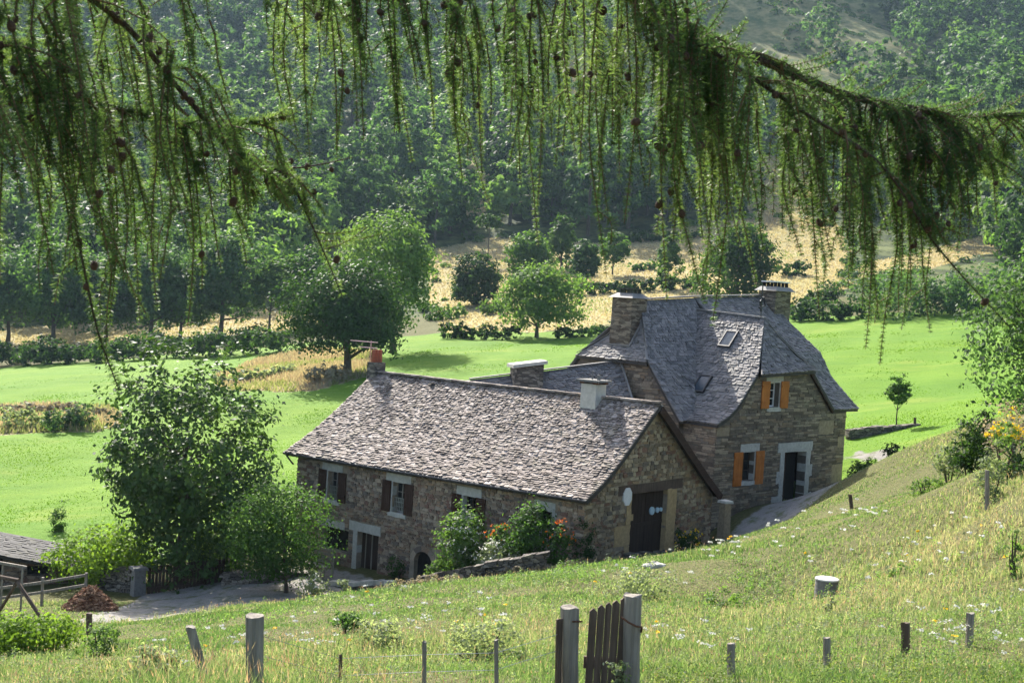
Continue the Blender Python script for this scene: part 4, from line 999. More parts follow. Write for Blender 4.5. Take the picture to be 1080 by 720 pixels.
# ------------------------------------------------------------------ near the houses
def vz(X, Y, v):
    """height at which a point over (X, Y) shows at picture row v"""
    lo, hi = -40.0, 40.0
    for _ in range(50):
        m = (lo + hi) / 2; P = np.array([X, Y, m]); z = P @ _f
        b = FPX * (P @ _d) / z; a = FPX * X / z
        if 360 + math.sin(ROLL) * a + math.cos(ROLL) * b > v: lo = m
        else: hi = m
    return m
def near_tree(name, label, foot, Y, box, mat, seed, leaf_m, n, cat='tree', base_r=.12, z=None, group=None, **k):
    p = at(foot[0], foot[1], Y); g = np.array(drop(p[0], p[1])); s = Y / FPX
    x0, y0, x1, y1 = box; fv = foot[1]
    w, h = (x1 - x0) * s / 2, (y1 - y0) * s / 2
    cz = (p[2] - g[2]) + (fv - (y0 + y1) / 2) * s
    return tree(name, label, cat, tuple(g), 0, (w * .93, w * .85, h * .96), cz, max(30, n // 22), n, leaf_m, M[mat], seed, base_r, group, (((x0 + x1) / 2 - foot[0]) * s, 0), **k)
near_tree('walnut_tree', 'big dark glossy-leaved tree over the yard gate, left of the farmhouse', (188, 622), 50.6, (100, 400, 278, 612), 'leaf_glossy', 60, .125, 17000, base_r=.2, lobes=11, clump_r=.13, gaps=.5, inner=.2, la_max=.42, bottom=-.98, nlimb=16)
near_tree('fruit_tree', 'smaller bushy dark tree in front of the farmhouse left corner', (302, 628), 46.2, (230, 500, 345, 624), 'leaf_mid', 61, .065, 12000, base_r=.08, lobes=8, clump_r=.2, bottom=-.98, inner=.2)
near_tree('walnut_tree', 'dark grey-green tree leaning in from the right edge of the picture', (1120, 470), 40, (1004, 236, 1240, 446), 'leaf_blue', 62, .085, 16000, base_r=.22, lobes=11, clump_r=.15, gaps=.3, bottom=-.95)

def mound(name, label, cat, box, Y, mat, seed, leaf_m, n, group=None, z_extra=0, flowers=None, nfl=0, fsize=.03, **k):
    """a leafy bush filling a pixel box, standing on the terrain"""
    x0, y0, x1, y1 = box; s = Y / FPX; c = at((x0 + x1) / 2, (y0 + y1) / 2, Y)
    w, h = (x1 - x0) * s / 2, (y1 - y0) * s / 2
    g = c.copy(); zg = float(hgt(c[0], c[1])); zt = c[2] + h
    if zg < c[2] - h and c[2] - h - zg < 1.4 * h: h = (zt - zg) / 2 * 1.04; c[2] = zg + h * .96
    g[2] = min(zg, c[2] - h * .6)
    k.setdefault('gaps', .12); k.setdefault('clump_r', .24); k.setdefault('inner', .25); k.setdefault('bottom', -1)
    P, D, cc = clump_crown(c - g, (w, w * .8, h), max(14, n // 22), n, leaf_m, seed=seed, **k)
    if g[2] + .2 < c[2] - h: # stalks under the crown
        pass
    V, F = leaf_quads(P, rng.uniform(.7, 1.25, len(P)) * leaf_m, D)
    root = thing(name, label, cat, tuple(g), 0, group)
    link('foliage', mesh_np('foliage', V, F, M[mat]), root)
    if flowers:
        R = np.random.default_rng(seed + 1); d = R.normal(size=(nfl, 3)); d /= np.linalg.norm(d, axis=1, keepdims=True); d[:, 2] = np.abs(d[:, 2]); d[:, 1] = -np.abs(d[:, 1])
        Q = (c - g) + d * np.array([w, w * .8, h]) * R.uniform(.85, 1.12, (nfl, 1))
        Q = np.repeat(Q, 4, 0) + R.normal(size=(nfl * 4, 3)) * fsize * .7
        V, F = leaf_quads(Q, fsize * R.uniform(.6, 1.2, len(Q)), None, .8)
        link('blossom', mesh_np('blossom', V, F, M[flowers]), root)
    q = MB()
    for i in range(5):
        t = Vector(cc[int(rng.integers(len(cc)))]); q.tube([(t.x * .15 + (c - g)[0] * .8, t.y * .15, -.15), (t.x * .6, t.y * .6, t.z * .5), t], [.025, .018, .006], 5, cap=False)
    q.build('stem', M['bark'], root)
    return root
mound('climbing_vine', 'bright yellow-green climber sprawling over the shed roof beside the big tree', 'vine', (40, 562, 136, 598), 51.2, 'leaf_lime', 63, .085, 3000, lobes=9)
mound('climbing_vine', 'yellow-green climber hanging down the wall left of the gate pillar', 'vine', (84, 556, 170, 622), 51.0, 'leaf_lime', 631, .085, 3600, lobes=9)
mound('climbing_vine', 'light green leaves of a climber above the yard gate, left of the pale palings', 'vine', (196, 556, 256, 596), 51.0, 'leaf_lime', 632, .08, 1500)
mound('garden_bush', 'small leafy bush at the left end of the dry stone garden wall', 'bush', (446, 590, 474, 616), 43.6, 'leaf_pale', 641, .055, 900)
mound('garden_bush', 'low sage-green bush under the third farmhouse window, behind the garden wall', 'bush', (478, 574, 530, 604), 43.9, 'leaf_sage', 642, .05, 1500)
mound('cypress_shrub', 'thin dark upright shrub behind the shed roof', 'shrub', (52, 528, 70, 582), 60, 'leaf_dark', 64, .06, 1500)
mound('garden_bush', 'pale leafy bush with white flowers in front of the third farmhouse window', 'bush', (460, 540, 516, 602), 43.8, 'leaf_pale', 65, .07, 3600, flowers='petal_white', nfl=50, fsize=.04)
mound('garden_bush', 'bright green upright bush between the orange lilies by the farmhouse wall', 'bush', (530, 526, 588, 586), 42.6, 'leaf_mid', 66, .06, 4200)
mound('lily_clump', 'orange lilies right of the bright green bush at the farmhouse wall', 'flowers', (574, 548, 606, 588), 41.9, 'leaf_mid', 67, .06, 900, flowers='petal_orange', nfl=26, fsize=.035)
mound('lily_clump', 'orange and yellow lilies left of the bright green bush at the farmhouse wall', 'flowers', (512, 550, 542, 584), 43.0, 'leaf_pale', 68, .06, 900, flowers='petal_orange', nfl=24, fsize=.032)
mound('garden_bush', 'low pale cushion plant with white flowers on the dry stone wall', 'bush', (498, 570, 556, 600), 42.6, 'leaf_sage', 69, .05, 2200, flowers='petal_white', nfl=60, fsize=.035)
hedge('tall_grass_clump', 'brown dry weeds leaning on the dry stone garden wall', 'grass clump', None, 0, 'leaf_tan', 771, 1.6, .8, pts=[W(FA, -6.0, -3.9, -4), W(FA, -4.2, -4.2, -4), W(FA, -2.2, -3.7, -4)], hm=.5)
hedge('tall_grass_clump', 'dry weeds between the garden wall end and the barn door step', 'grass clump', None, 0, 'leaf_tan', 772, 1.6, .8, pts=[W(FA, -1.6, -3.2, -4), W(FA, .4, -1.6, -4), W(FA, .8, .8, -4)], hm=.45)
mound('garden_bush', 'dark bush against the near front corner of the farmhouse', 'bush', (600, 552, 632, 584), 42.6, 'leaf_dark', 70, .05, 1400)
mound('garden_bush', 'dark plant with yellow flowers at the foot of the stone gable, right of the door', 'bush', (712, 556, 742, 590), 44.5, 'leaf_dark', 71, .05, 1000, flowers='petal_yellow', nfl=12, fsize=.045)
mound('sage_plant', 'pale silvery plant with flower heads beside the low wall, left one of two', 'plant', (316, 602, 346, 638), 43, 'leaf_sage', 72, .05, 900, flowers='petal_white', nfl=20, fsize=.03)
mound('sage_plant', 'pale silvery plant in front of the double door, right one of two', 'plant', (350, 608, 372, 636), 42.6, 'leaf_sage', 73, .05, 700)
mound('creeper', 'tuft of climbing green against the farmhouse wall beside the cellar door', 'creeper', (408, 584, 428, 616), 47.6, 'leaf_mid', 74, .05, 500)
mound('roadside_bush', 'dark leafy bush beyond the crest, right of the tall house', 'bush', (898, 486, 936, 512), 52, 'leaf_mid', 75, .07, 1500)
mound('roadside_bush', 'second dark leafy bush beyond the crest, nearer the small track', 'bush', (930, 468, 962, 494), 54, 'leaf_dark', 76, .07, 1500)
mound('roadside_bush', 'tall dark bush at the right, just left of the yellow flowers', 'bush', (1020, 430, 1056, 482), 38, 'leaf_dark', 77, .06, 2200)
mound('flowering_bush', 'dry tan bush with bright yellow flowers at the right edge', 'bush', (1044, 428, 1110, 484), 34, 'leaf_tan', 78, .05, 2000, flowers='petal_yellow', nfl=22, fsize=.04)
mound('flowering_bush', 'low tuft with yellow flowers at the right edge beside the dark green shrub', 'bush', (1040, 446, 1082, 474), 31, 'leaf_pale', 781, .04, 900, flowers='petal_yellow', nfl=40, fsize=.035)
mound('roadside_bush', 'wide dark bush on the crest behind the silvery weed at the right', 'bush', (1005, 446, 1044, 486), 36, 'leaf_mid', 782, .055, 1800)
mound('roadside_bush', 'dark green shrub under the yellow flowers at the right edge', 'bush', (1050, 462, 1130, 530), 30, 'leaf_dark', 79, .055, 2200)
mound('dry_bush', 'silvery grey tall weed around the fence post by the yellow flowers', 'weed', (1030, 468, 1062, 530), 28.5, 'leaf_sage', 80, .035, 1600)
mound('dry_bush', 'pale scrubby weed on the crest left of the tall dark bush', 'weed', (985, 462, 1022, 496), 38, 'leaf_sage', 81, .045, 1200)
mound('bramble_bush', 'bright green bramble bush in the bottom left corner of the slope', 'bush', (-30, 646, 84, 694), 24, 'leaf_lime', 82, .045, 5200)
mound('weed_clump', 'tall grey-green weeds standing right of the bramble bush', 'weed', (84, 656, 128, 712), 20, 'leaf_pale', 83, .03, 1700)
mound('weed_clump', 'pale thistles at the bottom left beside the leaning post', 'weed', (128, 676, 196, 730), 14, 'leaf_sage', 84, .025, 1500)
mound('rush_clump', 'dark tuft of rushes on the slope in front of the double door', 'weed', (346, 642, 384, 674), 21, 'leaf_mid', 85, .03, 900)
mound('thistle_clump', 'pale thistle clump right of the rush tuft', 'weed', (378, 652, 436, 690), 17, 'leaf_sage', 86, .026, 1600)
mound('thistle_clump', 'wide pale thistle clump in the grass left of the wooden gate', 'weed', (470, 650, 548, 694), 15, 'leaf_sage', 87, .024, 2000)
mound('thistle_clump', 'thistle clump behind the wooden gate, below the barn door', 'weed', (650, 598, 712, 622), 27, 'leaf_sage', 88, .035, 1300)
mound('thistle_clump', 'single tall thistle below the concrete ring', 'weed', (866, 632, 884, 652), 20, 'leaf_sage', 89, .025, 260)
mound('thistle_clump', 'leafy thistle right of the concrete ring', 'weed', (935, 592, 966, 616), 24, 'leaf_pale', 90, .03, 420)
mound('weed_clump', 'dark green grass tussock left of the concrete ring', 'weed', (742, 622, 804, 652), 24, 'leaf_pale', 91, .03, 1100)
mound('weed_clump', 'grey weeds growing up against the wooden gate', 'weed', (636, 692, 668, 730), 10.1, 'leaf_sage', 92, .018, 500)
mound('weed_clump', 'sunlit green tussock on the crest, left of the fence posts', 'weed', (955, 502, 995, 526), 34, 'leaf_pale', 93, .04, 700)
mound('weed_clump', 'tall pale weed at the right edge of the slope', 'weed', (1060, 556, 1080, 612), 20, 'leaf_pale', 94, .025, 500)

# --- dry stone walls
def dry_wall(name, label, path, h, th, seed, cat='wall', sw=.34, mat='drywall', cap=None):
    """stones laid in courses along a path of (x, y, ztop)"""
    R = random.Random(seed); q = MB(); P = [np.array(p, float) for p in path]
    for a, b in zip(P[:-1], P[1:]):
        Ln = np.linalg.norm((b - a)[:2]); t = np.array([(b - a)[0], (b - a)[1], 0]) / Ln; n = np.array([-t[1], t[0], 0])
        rows = max(2, int(h / .16)); rh = h / rows
        for r_ in range(rows):
            x = -R.uniform(0, .2)
            while x < Ln:
                w = sw * R.uniform(.55, 1.4); f = min(1, max(0, (x + w / 2) / Ln)); top = a[2] + (b[2] - a[2]) * f
                z0 = top - h + r_ * rh; tt = th * R.uniform(.85, 1.1)
                c = a + t * (x + w / 2)
                vs = []
                sl_ = (b[2] - a[2]) / Ln
                for z in (z0 + .006, z0 + rh * R.uniform(.8, 1.15)):
                    for sx, sy in ((-1, -1), (1, -1), (1, 1), (-1, 1)):
                        dd_ = sx * w * .48 + R.uniform(-.02, .02); p = c + t * dd_ + n * (sy * tt / 2 + R.uniform(-.035, .035)); vs.append((p[0], p[1], z + sl_ * dd_ + R.uniform(-.025, .025)))
                q.add(vs, [(3, 2, 1, 0), (4, 5, 6, 7), (0, 1, 5, 4), (1, 2, 6, 5), (2, 3, 7, 6), (3, 0, 4, 7)], 1 if (cap and r_ == rows - 1) else 0); x += w
    return tag(q.build(name, [M[mat], M[cap or mat]]), label, cat)
def pv(x, y, v, fr=FA): p = W(fr, x, y, 0); return (p[0], p[1], vz(p[0], p[1], v))
dry_wall('garden_wall', 'dark dry stone wall holding up the flower bed in front of the farmhouse', [pv(-5.2, -3.2, 612), pv(-4.2, -3.4, 607), pv(-2, -3.0, 594), pv(-.2, -1.9, 582)], 1.0, .4, 1)
dry_wall('low_wall', 'low wall topped with pale flat stones in front of the cellar door', [pv(-10.6, -1.6, 612), pv(-9.4, -1.5, 613), pv(-7.6, -1.5, 611)], .5, .45, 2, cap='lime')
dry_wall('meadow_wall', 'short dry stone wall in the meadow right of the tall house', [tuple(at(896, 452, 66)), tuple(at(930, 449, 66.5)), tuple(at(963, 447, 67))], .6, .5, 3)
dry_wall('yard_wall', 'broken stone wall between the vine and the yard gate', [tuple(at(112, 596, 50.6)), tuple(at(142, 598, 49.8))], 2.0, .5, 4)
dry_wall('yard_wall', 'dark low stone wall right of the yard gate, under the smaller tree', [tuple(at(238, 603, 48.6)), tuple(at(282, 602, 48.2)), tuple(at(320, 602, 49))], 1.3, .45, 5)
dry_wall('door_step', 'long stone step at the foot of the barn door gable', [pv(.25, 2.4, 583), pv(.25, 6.2, 579)], .35, .35, 6)
# stone pillars
def pillar(name, label, u, v0, v1, Y, w, seed, cap=False, mat='concrete'):
    a, b = at(u, v0, Y), at(u, v1, Y); q = MB(); hgt_ = a[2] - b[2]
    for k in range(5): z0 = -.2 + k * (hgt_ + .2) / 5; q.frustum(0, 0, z0 + .004, z0 + (hgt_ + .2) / 5, w / 2 * (1 - .03 * k), w / 2 * (1 - .03 * k), w / 2 * (1 - .03 * (k + 1)), w / 2 * (1 - .03 * (k + 1)))
    o = thing(name, label, 'pillar', (b[0], b[1], b[2]), .6); q.build('shaft', M[mat], o)
    q = MB(); q.frustum(0, 0, hgt_ + .004, hgt_ + .1, w * .62, w * .62, w * .55, w * .55); q.build('cap_stone', M['lime' if cap else mat], o)
    return o
pillar('gate_pillar', 'pale stone pillar at the left of the dark yard gate', 145, 600, 630, 49.2, .5, 1, mat='concrete')
pillar('stone_post', 'short stone post with a flat pale cap at the right end of the gable', 763, 530, 562, 47.6, .36, 2, True, 'brownquoin')
# yard gate, palings
def boards(mb, a, b, h, n, th=.03, gap=.02, jit=.0, z0=0, pointed=False, m=0):
    a, b = np.array(a, float), np.array(b, float); d = (b - a); Ln = np.linalg.norm(d[:2]); t = d / Ln; nn = np.array([-t[1], t[0], 0]); w = Ln / n
    for k in range(n):
        p0, p1 = a + t * (k * w + gap / 2), a + t * ((k + 1) * w - gap / 2); hh = h + random.uniform(-jit, jit); o = nn * th / 2
        lean = t * random.uniform(-jit, jit) * .3
        prof_ = [(p0, z0), (p1, z0), (p1 + lean, hh - (.5 * w if pointed else 0)), ((p0 + p1) / 2 + lean, hh), (p0 + lean, hh - (.5 * w if pointed else 0))]
        vs = [p + s * o + np.array([0, 0, z]) for s in (-1, 1) for p, z in prof_]
        mb.add(vs, [(0, 1, 2, 3, 4), (9, 8, 7, 6, 5)] + [(i, 5 + i, 5 + (i + 1) % 5, (i + 1) % 5) for i in range(5)], m)
a, b = at(155, 627, 49.3), at(236, 619, 49.3)
o = thing('yard_gate', 'wide dark wooden gate in deep shade under the big tree', 'gate', tuple(a))
q = MB(); boards(q, (0, 0, 0), b - a, 1.15, 22, .035, .02, .02); q.build('gate_board', M['darkwood'], o)
d = (b - a)
for z in (.25, .9): q = MB(); q.beam(np.array([0, -.05, z]), d + np.array([0, -.05, z]), .05, .1); q.build('gate_rail', M['darkwood'], o)
a, b = at(241, 603, 50), at(262, 601, 50)
o = thing('paling_fence', 'short row of thin pale palings between the two yard trees', 'fence', tuple(a))
for k in range(6):
    q = MB(); p = (b - a) * k / 5; q.tube([p, p + np.array([0, 0, .85])], .022, 5); q.build('paling', M['greywood'], o)
# shed
M['slateS'] = slate_mat('dark_shed_slate', [(.05, .05, .052), (.08, .078, .08)], .8, .15, (.09, .09, .06))
s0, s1 = at(-150, 640, 49.0), at(140, 628, 52.4)
t = (s1 - s0); Ls = np.linalg.norm(t[:2]); t = np.array([t[0], t[1], 0]) / Ls; nrm_ = np.array([-t[1], t[0], 0]); zb = -13.2
def sp(x, y, z): return s0 * np.array([1, 1, 0]) + t * x + nrm_ * y + np.array([0, 0, z])
def u2x(u):
    d = ray(u, 610); k = (s0[0] * d[1] - s0[1] * d[0]) / (t[1] * d[0] - t[0] * d[1]); return k
HS = thing('stone_shed', 'low dark shed with a sloping roof under the climber at the left edge', 'shed', (0, 0, 0))
x1, x2, x3 = u2x(28), u2x(51), u2x(8)
ptA, ptB = sp(u2x(0), 0, 0), sp(u2x(110), 0, 0)
zA, zB = vz(ptA[0], ptA[1], 580), vz(ptB[0], ptB[1], 600)
def rz(x): return zA + (zB - zA) * (x - u2x(0)) / (u2x(110) - u2x(0))
w = MB(); wall_face(w, lambda x, d, z: sp(x, d, z), 0, Ls, zb, [(0, rz(0) - .1), (Ls, rz(Ls) - .1)], [(x1, x2, zb + .7, rz(x1) - .45), (u2x(-60), u2x(2), zb + .8, rz(0) - 1.2)], .3)
wall_face(w, lambda y, d, z: sp(Ls - d, y, z), 0, 4.5, zb, [(0, rz(Ls) - .1), (4.5, rz(Ls) + .5)], [], .3)
w.build('wall', M['stoneA'], HS)
q = MB(); q.add([sp(0, .3, zb), sp(Ls - .3, .3, zb), sp(Ls - .3, .3, rz(Ls) - .2), sp(0, .3, rz(0) - .2)], [(0, 1, 2, 3)]); q.build('door_opening', M['nearblack'], HS)  # one dark sheet paints the shed's unlit inside
S = Ruled([sp(-.3, -.45, rz(0) - .1), sp(-.3, 3.4, rz(0) + .12)], [sp(Ls + .3, -.45, rz(Ls) - .1), sp(Ls + .3, 3.0, rz(Ls) + .05)])
q = MB(); bedding(q, S, 10, 6, 0, .12); slates(q, S, .3, .45, .02, 1); q.build('roof', [M['roofbase'], M['slateS']], HS)
# rail fence, timber frames, bark pile
def rails(name, label, posts, hs, rail_z, Y, w=.09, mat='greywood', g=None):
    G = [at(u, v, yy) for (u, v), yy in zip(posts, Y)]; o = thing(name, label, 'fence', tuple(G[0]), 0, g)
    for p, h in zip(G, hs): q = MB(); c = p - G[0]; q.frustum(c[0], c[1], c[2] - .3, c[2] + h, w / 2, w / 2, w / 2, w / 2); q.build('post', M[mat], o)
    for k in rail_z:
        q = MB()
        for a, b in zip(G[:-1], G[1:]): q.beam(a - G[0] + np.array([0, -.06, k]), b - G[0] + np.array([0, -.06, k]), .04, .1)
        q.build('rail', M[mat], o)
    return o
rails('rail_fence', 'grey wooden two-rail fence in front of the shed, beside the bark pile', [(-12, 642), (44, 634), (90, 626)], [.9, .9, .8], [.72, .35], [44.6, 45.6, 46.4])
a = at(18, 613, 36.0); f1, f2 = at(44, 652, 35.5), at(-4, 650, 36.4)
o = thing('swing_frame', 'dark A-shaped wooden swing leg on the grass at the left edge', 'swing', tuple(f1))
for f in (f1, f2): q = MB(); q.tube([a - f1, f - f1], .055, 6); q.build('leg', M['brownwood'], o)
back = a + np.array([-3.2, 1.2, .1]); q = MB(); q.tube([a - f1 + np.array([0.05, 0, .04]), back - f1], .06, 7); q.build('crossbar', M['brownwood'], o)
for dx_ in (-.6, .5): q = MB(); q.tube([back - f1, back - f1 + np.array([dx_, .3 * dx_, -1.75])], .055, 6); q.build('leg', M['brownwood'], o)
c0, c1_ = at(-40, 586, 43), at(28, 598, 43.5); g0 = np.array(drop(c1_[0], c1_[1]))
o = thing('timber_frame', 'pale timber frame with a top beam in front of the shed', 'frame', tuple(g0))
q = MB(); q.beam(c0 - g0, c1_ - g0, .09, .09); q.build('beam', M['greywood'], o)
for u in (3, 24): p = at(u, 592 + u * .18, 43.4); q = MB(); q.beam(p - g0 + np.array([0, 0, -.07]), np.array([p[0] - g0[0], p[1] - g0[1], -.3]), .055, .055, 0, (1, 0, 0)); q.build('post', M['greywood'], o)
q = MB(); R = random.Random(3); c = at(95, 636, 43.8); c[2] = hgt(c[0], c[1])
for k in range(1500):
    r_ = math.sqrt(R.random()); th = R.uniform(0, 6.28); z = .82 * (1 - r_ ** 1.3) * R.uniform(.75, 1.05) + .02
    p = Vector((r_ * .92 * math.cos(th), r_ * .8 * math.sin(th), z)); d = Vector((R.uniform(-1, 1), R.uniform(-1, 1), R.uniform(-.5, .5))).normalized() * R.uniform(.03, .11)
    q.beam(p - d, p + d, R.uniform(.025, .06), R.uniform(.012, .03), 0, (R.uniform(-1, 1), R.uniform(-1, 1), .7))
q.frustum(0, 0, -.2, .55, .75, .65, .15, .12)
M['bark_chip'] = (lambda m, N: (N.out(N.pbsdf(N.ramp(N.geo('Random Per Island'), [(.1, (.10, .045, .025)), (.5, (.24, .115, .06)), (.9, (.36, .22, .13))]), .9)), m)[1])(*(lambda x: (x[0], NT(x[1])))(new_mat('bark_chips')))
tag(link('bark_pile', q.mesh('bark_pile', M['bark_chip']), None, tuple(c)), 'heap of reddish brown bark chips in the yard', 'bark pile')
# lattice bench by the double door
p = W(FA, -12.0, -1.3, 0); p[2] = vz(p[0], p[1], 606)
o = thing('garden_bench', 'weathered slatted bench by the farmhouse wall, right of the smaller tree', 'bench', tuple(p), -A_TH)
q = MB()
for k in range(4): q.box(-.75, .75, .20 + k * .015, .24 + k * .015, .5 + k * .16, .59 + k * .16)
q.build('backrest', M['greywood'], o)
q = MB()
for k in range(4): q.box(-.75, .75, -.22 + k * .105, -.13 + k * .105, .42, .45)
q.build('seat', M['greywood'], o)
for sx in (-.68, .68): q = MB(); q.box(sx - .04, sx + .04, -.2, -.13, -.25, .419); q.box(sx - .04, sx + .04, .245, .30, -.25, 1.1); q.build('leg', M['greywood'], o)

# --- concrete well ring
p = at(871, 629, 26.5); p[2] = hgt(p[0], p[1]) - .08
o = thing('concrete_ring', 'round concrete well ring with a sunlit lid on the grassy slope', 'well ring', tuple(p))
q = MB(); n = 40; rad, H = .245, .46
for z0, z1 in ((-.1, H),):
    prof_ = [(rad, z0)] + [(rad * (1 - .012 * (k % 2)), z0 + (z1 - z0) * k / 12) for k in range(1, 12)] + [(rad, z1), (rad - .012, z1 + .008)]
    vs = [(r_ * math.cos(2 * PI * k / n), r_ * math.sin(2 * PI * k / n), z) for r_, z in prof_ for k in range(n)]
    q.add(vs, [(i * n + k, i * n + (k + 1) % n, (i + 1) * n + (k + 1) % n, (i + 1) * n + k) for i in range(len(prof_) - 1) for k in range(n)])
q.build('ring', M['concrete'], o)
q = MB(); n = 40; vs = [(r_ * math.cos(2 * PI * k / n), r_ * math.sin(2 * PI * k / n), z) for r_, z in ((rad + .008, H + .012), (rad + .008, H + .04), (rad - .01, H + .05)) for k in range(n)]
q.add(vs, [(i * n + k, i * n + (k + 1) % n, (i + 1) * n + (k + 1) % n, (i + 1) * n + k) for i in range(2) for k in range(n)] + [tuple(2 * n + k for k in range(n)), tuple(range(n))[::-1]]); q.build('lid', M['concretelit'], o)  # lid paler than ring: lit top and shaded side put into colour
# pale rock
def rock(name, label, u, v, Y, r_, seed):
    p = at(u, v, Y); p[2] = hgt(p[0], p[1]) + r_ * .2; R = random.Random(seed); bm = bmesh.new(); bmesh.ops.create_icosphere(bm, subdivisions=3, radius=r_)
    for v_ in bm.verts: k = 1 + .35 * mnoise.noise(v_.co * (1.6 / r_) + Vector((seed, 0, 0))); v_.co = Vector((v_.co.x * 1.5 * k, v_.co.y * k, v_.co.z * .6 * k))
    me = bpy.data.meshes.new(name); bm.to_mesh(me); bm.free(); me.materials.append(M['rock']); tag(link(name, me, None, tuple(p)), label, 'rock')
import bmesh
rock('pale_rock', 'flat pale rock lying in the grass below the barn door', 690, 598, 33, .2, 4)

# --- fence posts on the slope
def post(label, u, v0, v1, Y, w, seed, lean=0.0, mat='greywood', name='fence_post', group=None, below=.5, rnd=False, d=None):
    a, b = at(u + lean, v0, Y), at(u, v1, Y); R = random.Random(seed); q = MB()
    n = 8; ring = []
    base = b - (a - b) / np.linalg.norm(a - b) * below
    for k in range(7):
        f = k / 6; p = base + (a - base) * f
        for i in range(n):
            th = 2 * PI * (i + .5) / n; sq = 1 if rnd else 1 / max(abs(math.cos(th)), abs(math.sin(th))) * .86
            rr = w / 2 * sq * (1 + R.uniform(-.06, .06)); ring.append((p[0] - b[0] + rr * math.cos(th + .3), p[1] - b[1] + rr * (d or 1) * math.sin(th + .3), p[2] - b[2] + (R.uniform(-.012, .012) if k == 6 else 0)))
    fs = [(k * n + i, k * n + (i + 1) % n, (k + 1) * n + (i + 1) % n, (k + 1) * n + i) for k in range(6) for i in range(n)] + [tuple(6 * n + i for i in range(n)), tuple(range(n))[::-1]]
    q.add(ring, fs); return tag(link(name, q.mesh(name, M[mat]), None, tuple(b)), label, 'post', group)
post('thick square grey fence post at the bottom, left of the thin stakes', 268.5, 649, 735, 8.6, .14, 1)
post('grey fence post leaning to the left beside the thick square post', 217, 661, 720, 10.5, .085, 2, -16, rnd=True)
post('thin grey stake midway between the thick post and the wooden gate', 447.5, 677, 735, 10, .036, 3, rnd=True, name='stake')
post('thin grey stake nearest the wooden gate', 523.5, 674, 735, 10, .036, 4, rnd=True, name='stake')
post('thin dark stake half hidden in weeds right of the thick post', 359, 690, 735, 10, .03, 5, rnd=True, mat='brownwood', name='stake')
post('small dark post by the yard behind the bramble bush', 94, 646, 664, 30, .16, 6, mat='brownwood')
post('small post standing alone on the crest in front of the tall house door', 898, 521, 534, 40, .12, 7, -1.5, mat='brownwood', rnd=True)
post('slim fence post among silvery weeds at the right, nearer one', 1041, 496, 530, 27, .10, 8, rnd=True)
post('slim fence post under the yellow flowers, farther one', 1069, 468, 486, 30.5, .09, 9, rnd=True, mat='brownwood')
post('dark rotten post stump at the lower right, middle one of three', 955, 656, 688, 13, .10, 10, mat='brownwood', d=.8)
post('pointed post stump at the lower right, outer one of three', 1022, 646, 678, 13.4, .085, 11, 1.5, mat='greywood', rnd=True)
post('short grey post stump in the weeds below the concrete ring', 872, 672, 700, 12.4, .075, 12, mat='greywood', rnd=True)
post('low post stump hidden in weeds right of the wooden gate', 771, 678, 704, 11.6, .075, 13, mat='greywood', rnd=True)
post('end post of the short meadow wall', 965, 440, 456, 67, .16, 14, mat='brownwood')
# --- wooden gate
YG = 10.5
post('square gate post on the left of the picket gate, pale topped', 600.5, 640, 740, YG, .165, 20, .5, name='gate_post')
post('taller gate post on the right of the picket gate, wrapped with rusty wire', 664, 627, 740, YG, .165, 21, 3.0, name='gate_post')
post('narrow cracked board standing against the left gate post', 588, 653, 740, YG - .05, .06, 22, 2, name='loose_board', mat='brownwood')
g0, g1 = at(615.5, 742, YG), at(656.5, 738, YG)
o = thing('picket_gate', 'small brown picket gate with pointed boards between the two gate posts', 'gate', tuple(g0))
tops = [640, 637, 635, 633, 631]; wpk = [8.5, 8, 7, 8.5, 6.5]; x = 615.5
for k in range(5):
    a, b = at(x, 742, YG), at(x + wpk[k] - .5, 742, YG); tp = at(x, tops[k], YG); x += wpk[k]
    q = MB(); boards(q, a - g0, np.array([b[0] - g0[0], b[1] - g0[1], a[2] - g0[2]]), tp[2] - g0[2], 1, .025, .0, .0, 0, True); q.build('picket', M['brownwood'], o)
q = MB(); zr = at(630, 700, YG)[2] - g0[2]
for z in (zr, zr - .32): q = MB(); q.beam(np.array([-.02, .05, z]), g1 - g0 + np.array([.03, .05, z - (g1 - g0)[2]]), .03, .1); q.build('gate_rail', M['brownwood'], o)
q = MB(); a, b = at(604, 655, YG - .1), at(614, 655, YG - .02); q.tube([a - g0, b - g0], .008, 5)
pts = [at(655, 650, YG - .1), at(663, 656, YG - .13), at(671, 660, YG - .13), at(677, 661, YG - .06), at(676, 666, YG)]; q.tube([p - g0 for p in pts], .009, 5); q.build('wire_tie', M['rust'], o)
wires = [(268, 668, 8.6), (359, 694, 10), (447, 690, 10), (523, 688, 10), (590, 668, 10.45)]
q = MB(); P = [at(*w_) for w_ in wires]
for dz in (0, -.14): q.tube([p - P[0] + np.array([0, 0, dz]) for p in P], .0022, 4)
tag(link('fence_wire', q.mesh('fence_wire', M['metal']), None, tuple(P[0])), 'two thin fence wires strung from the thick post past the stakes to the gate', 'wire')
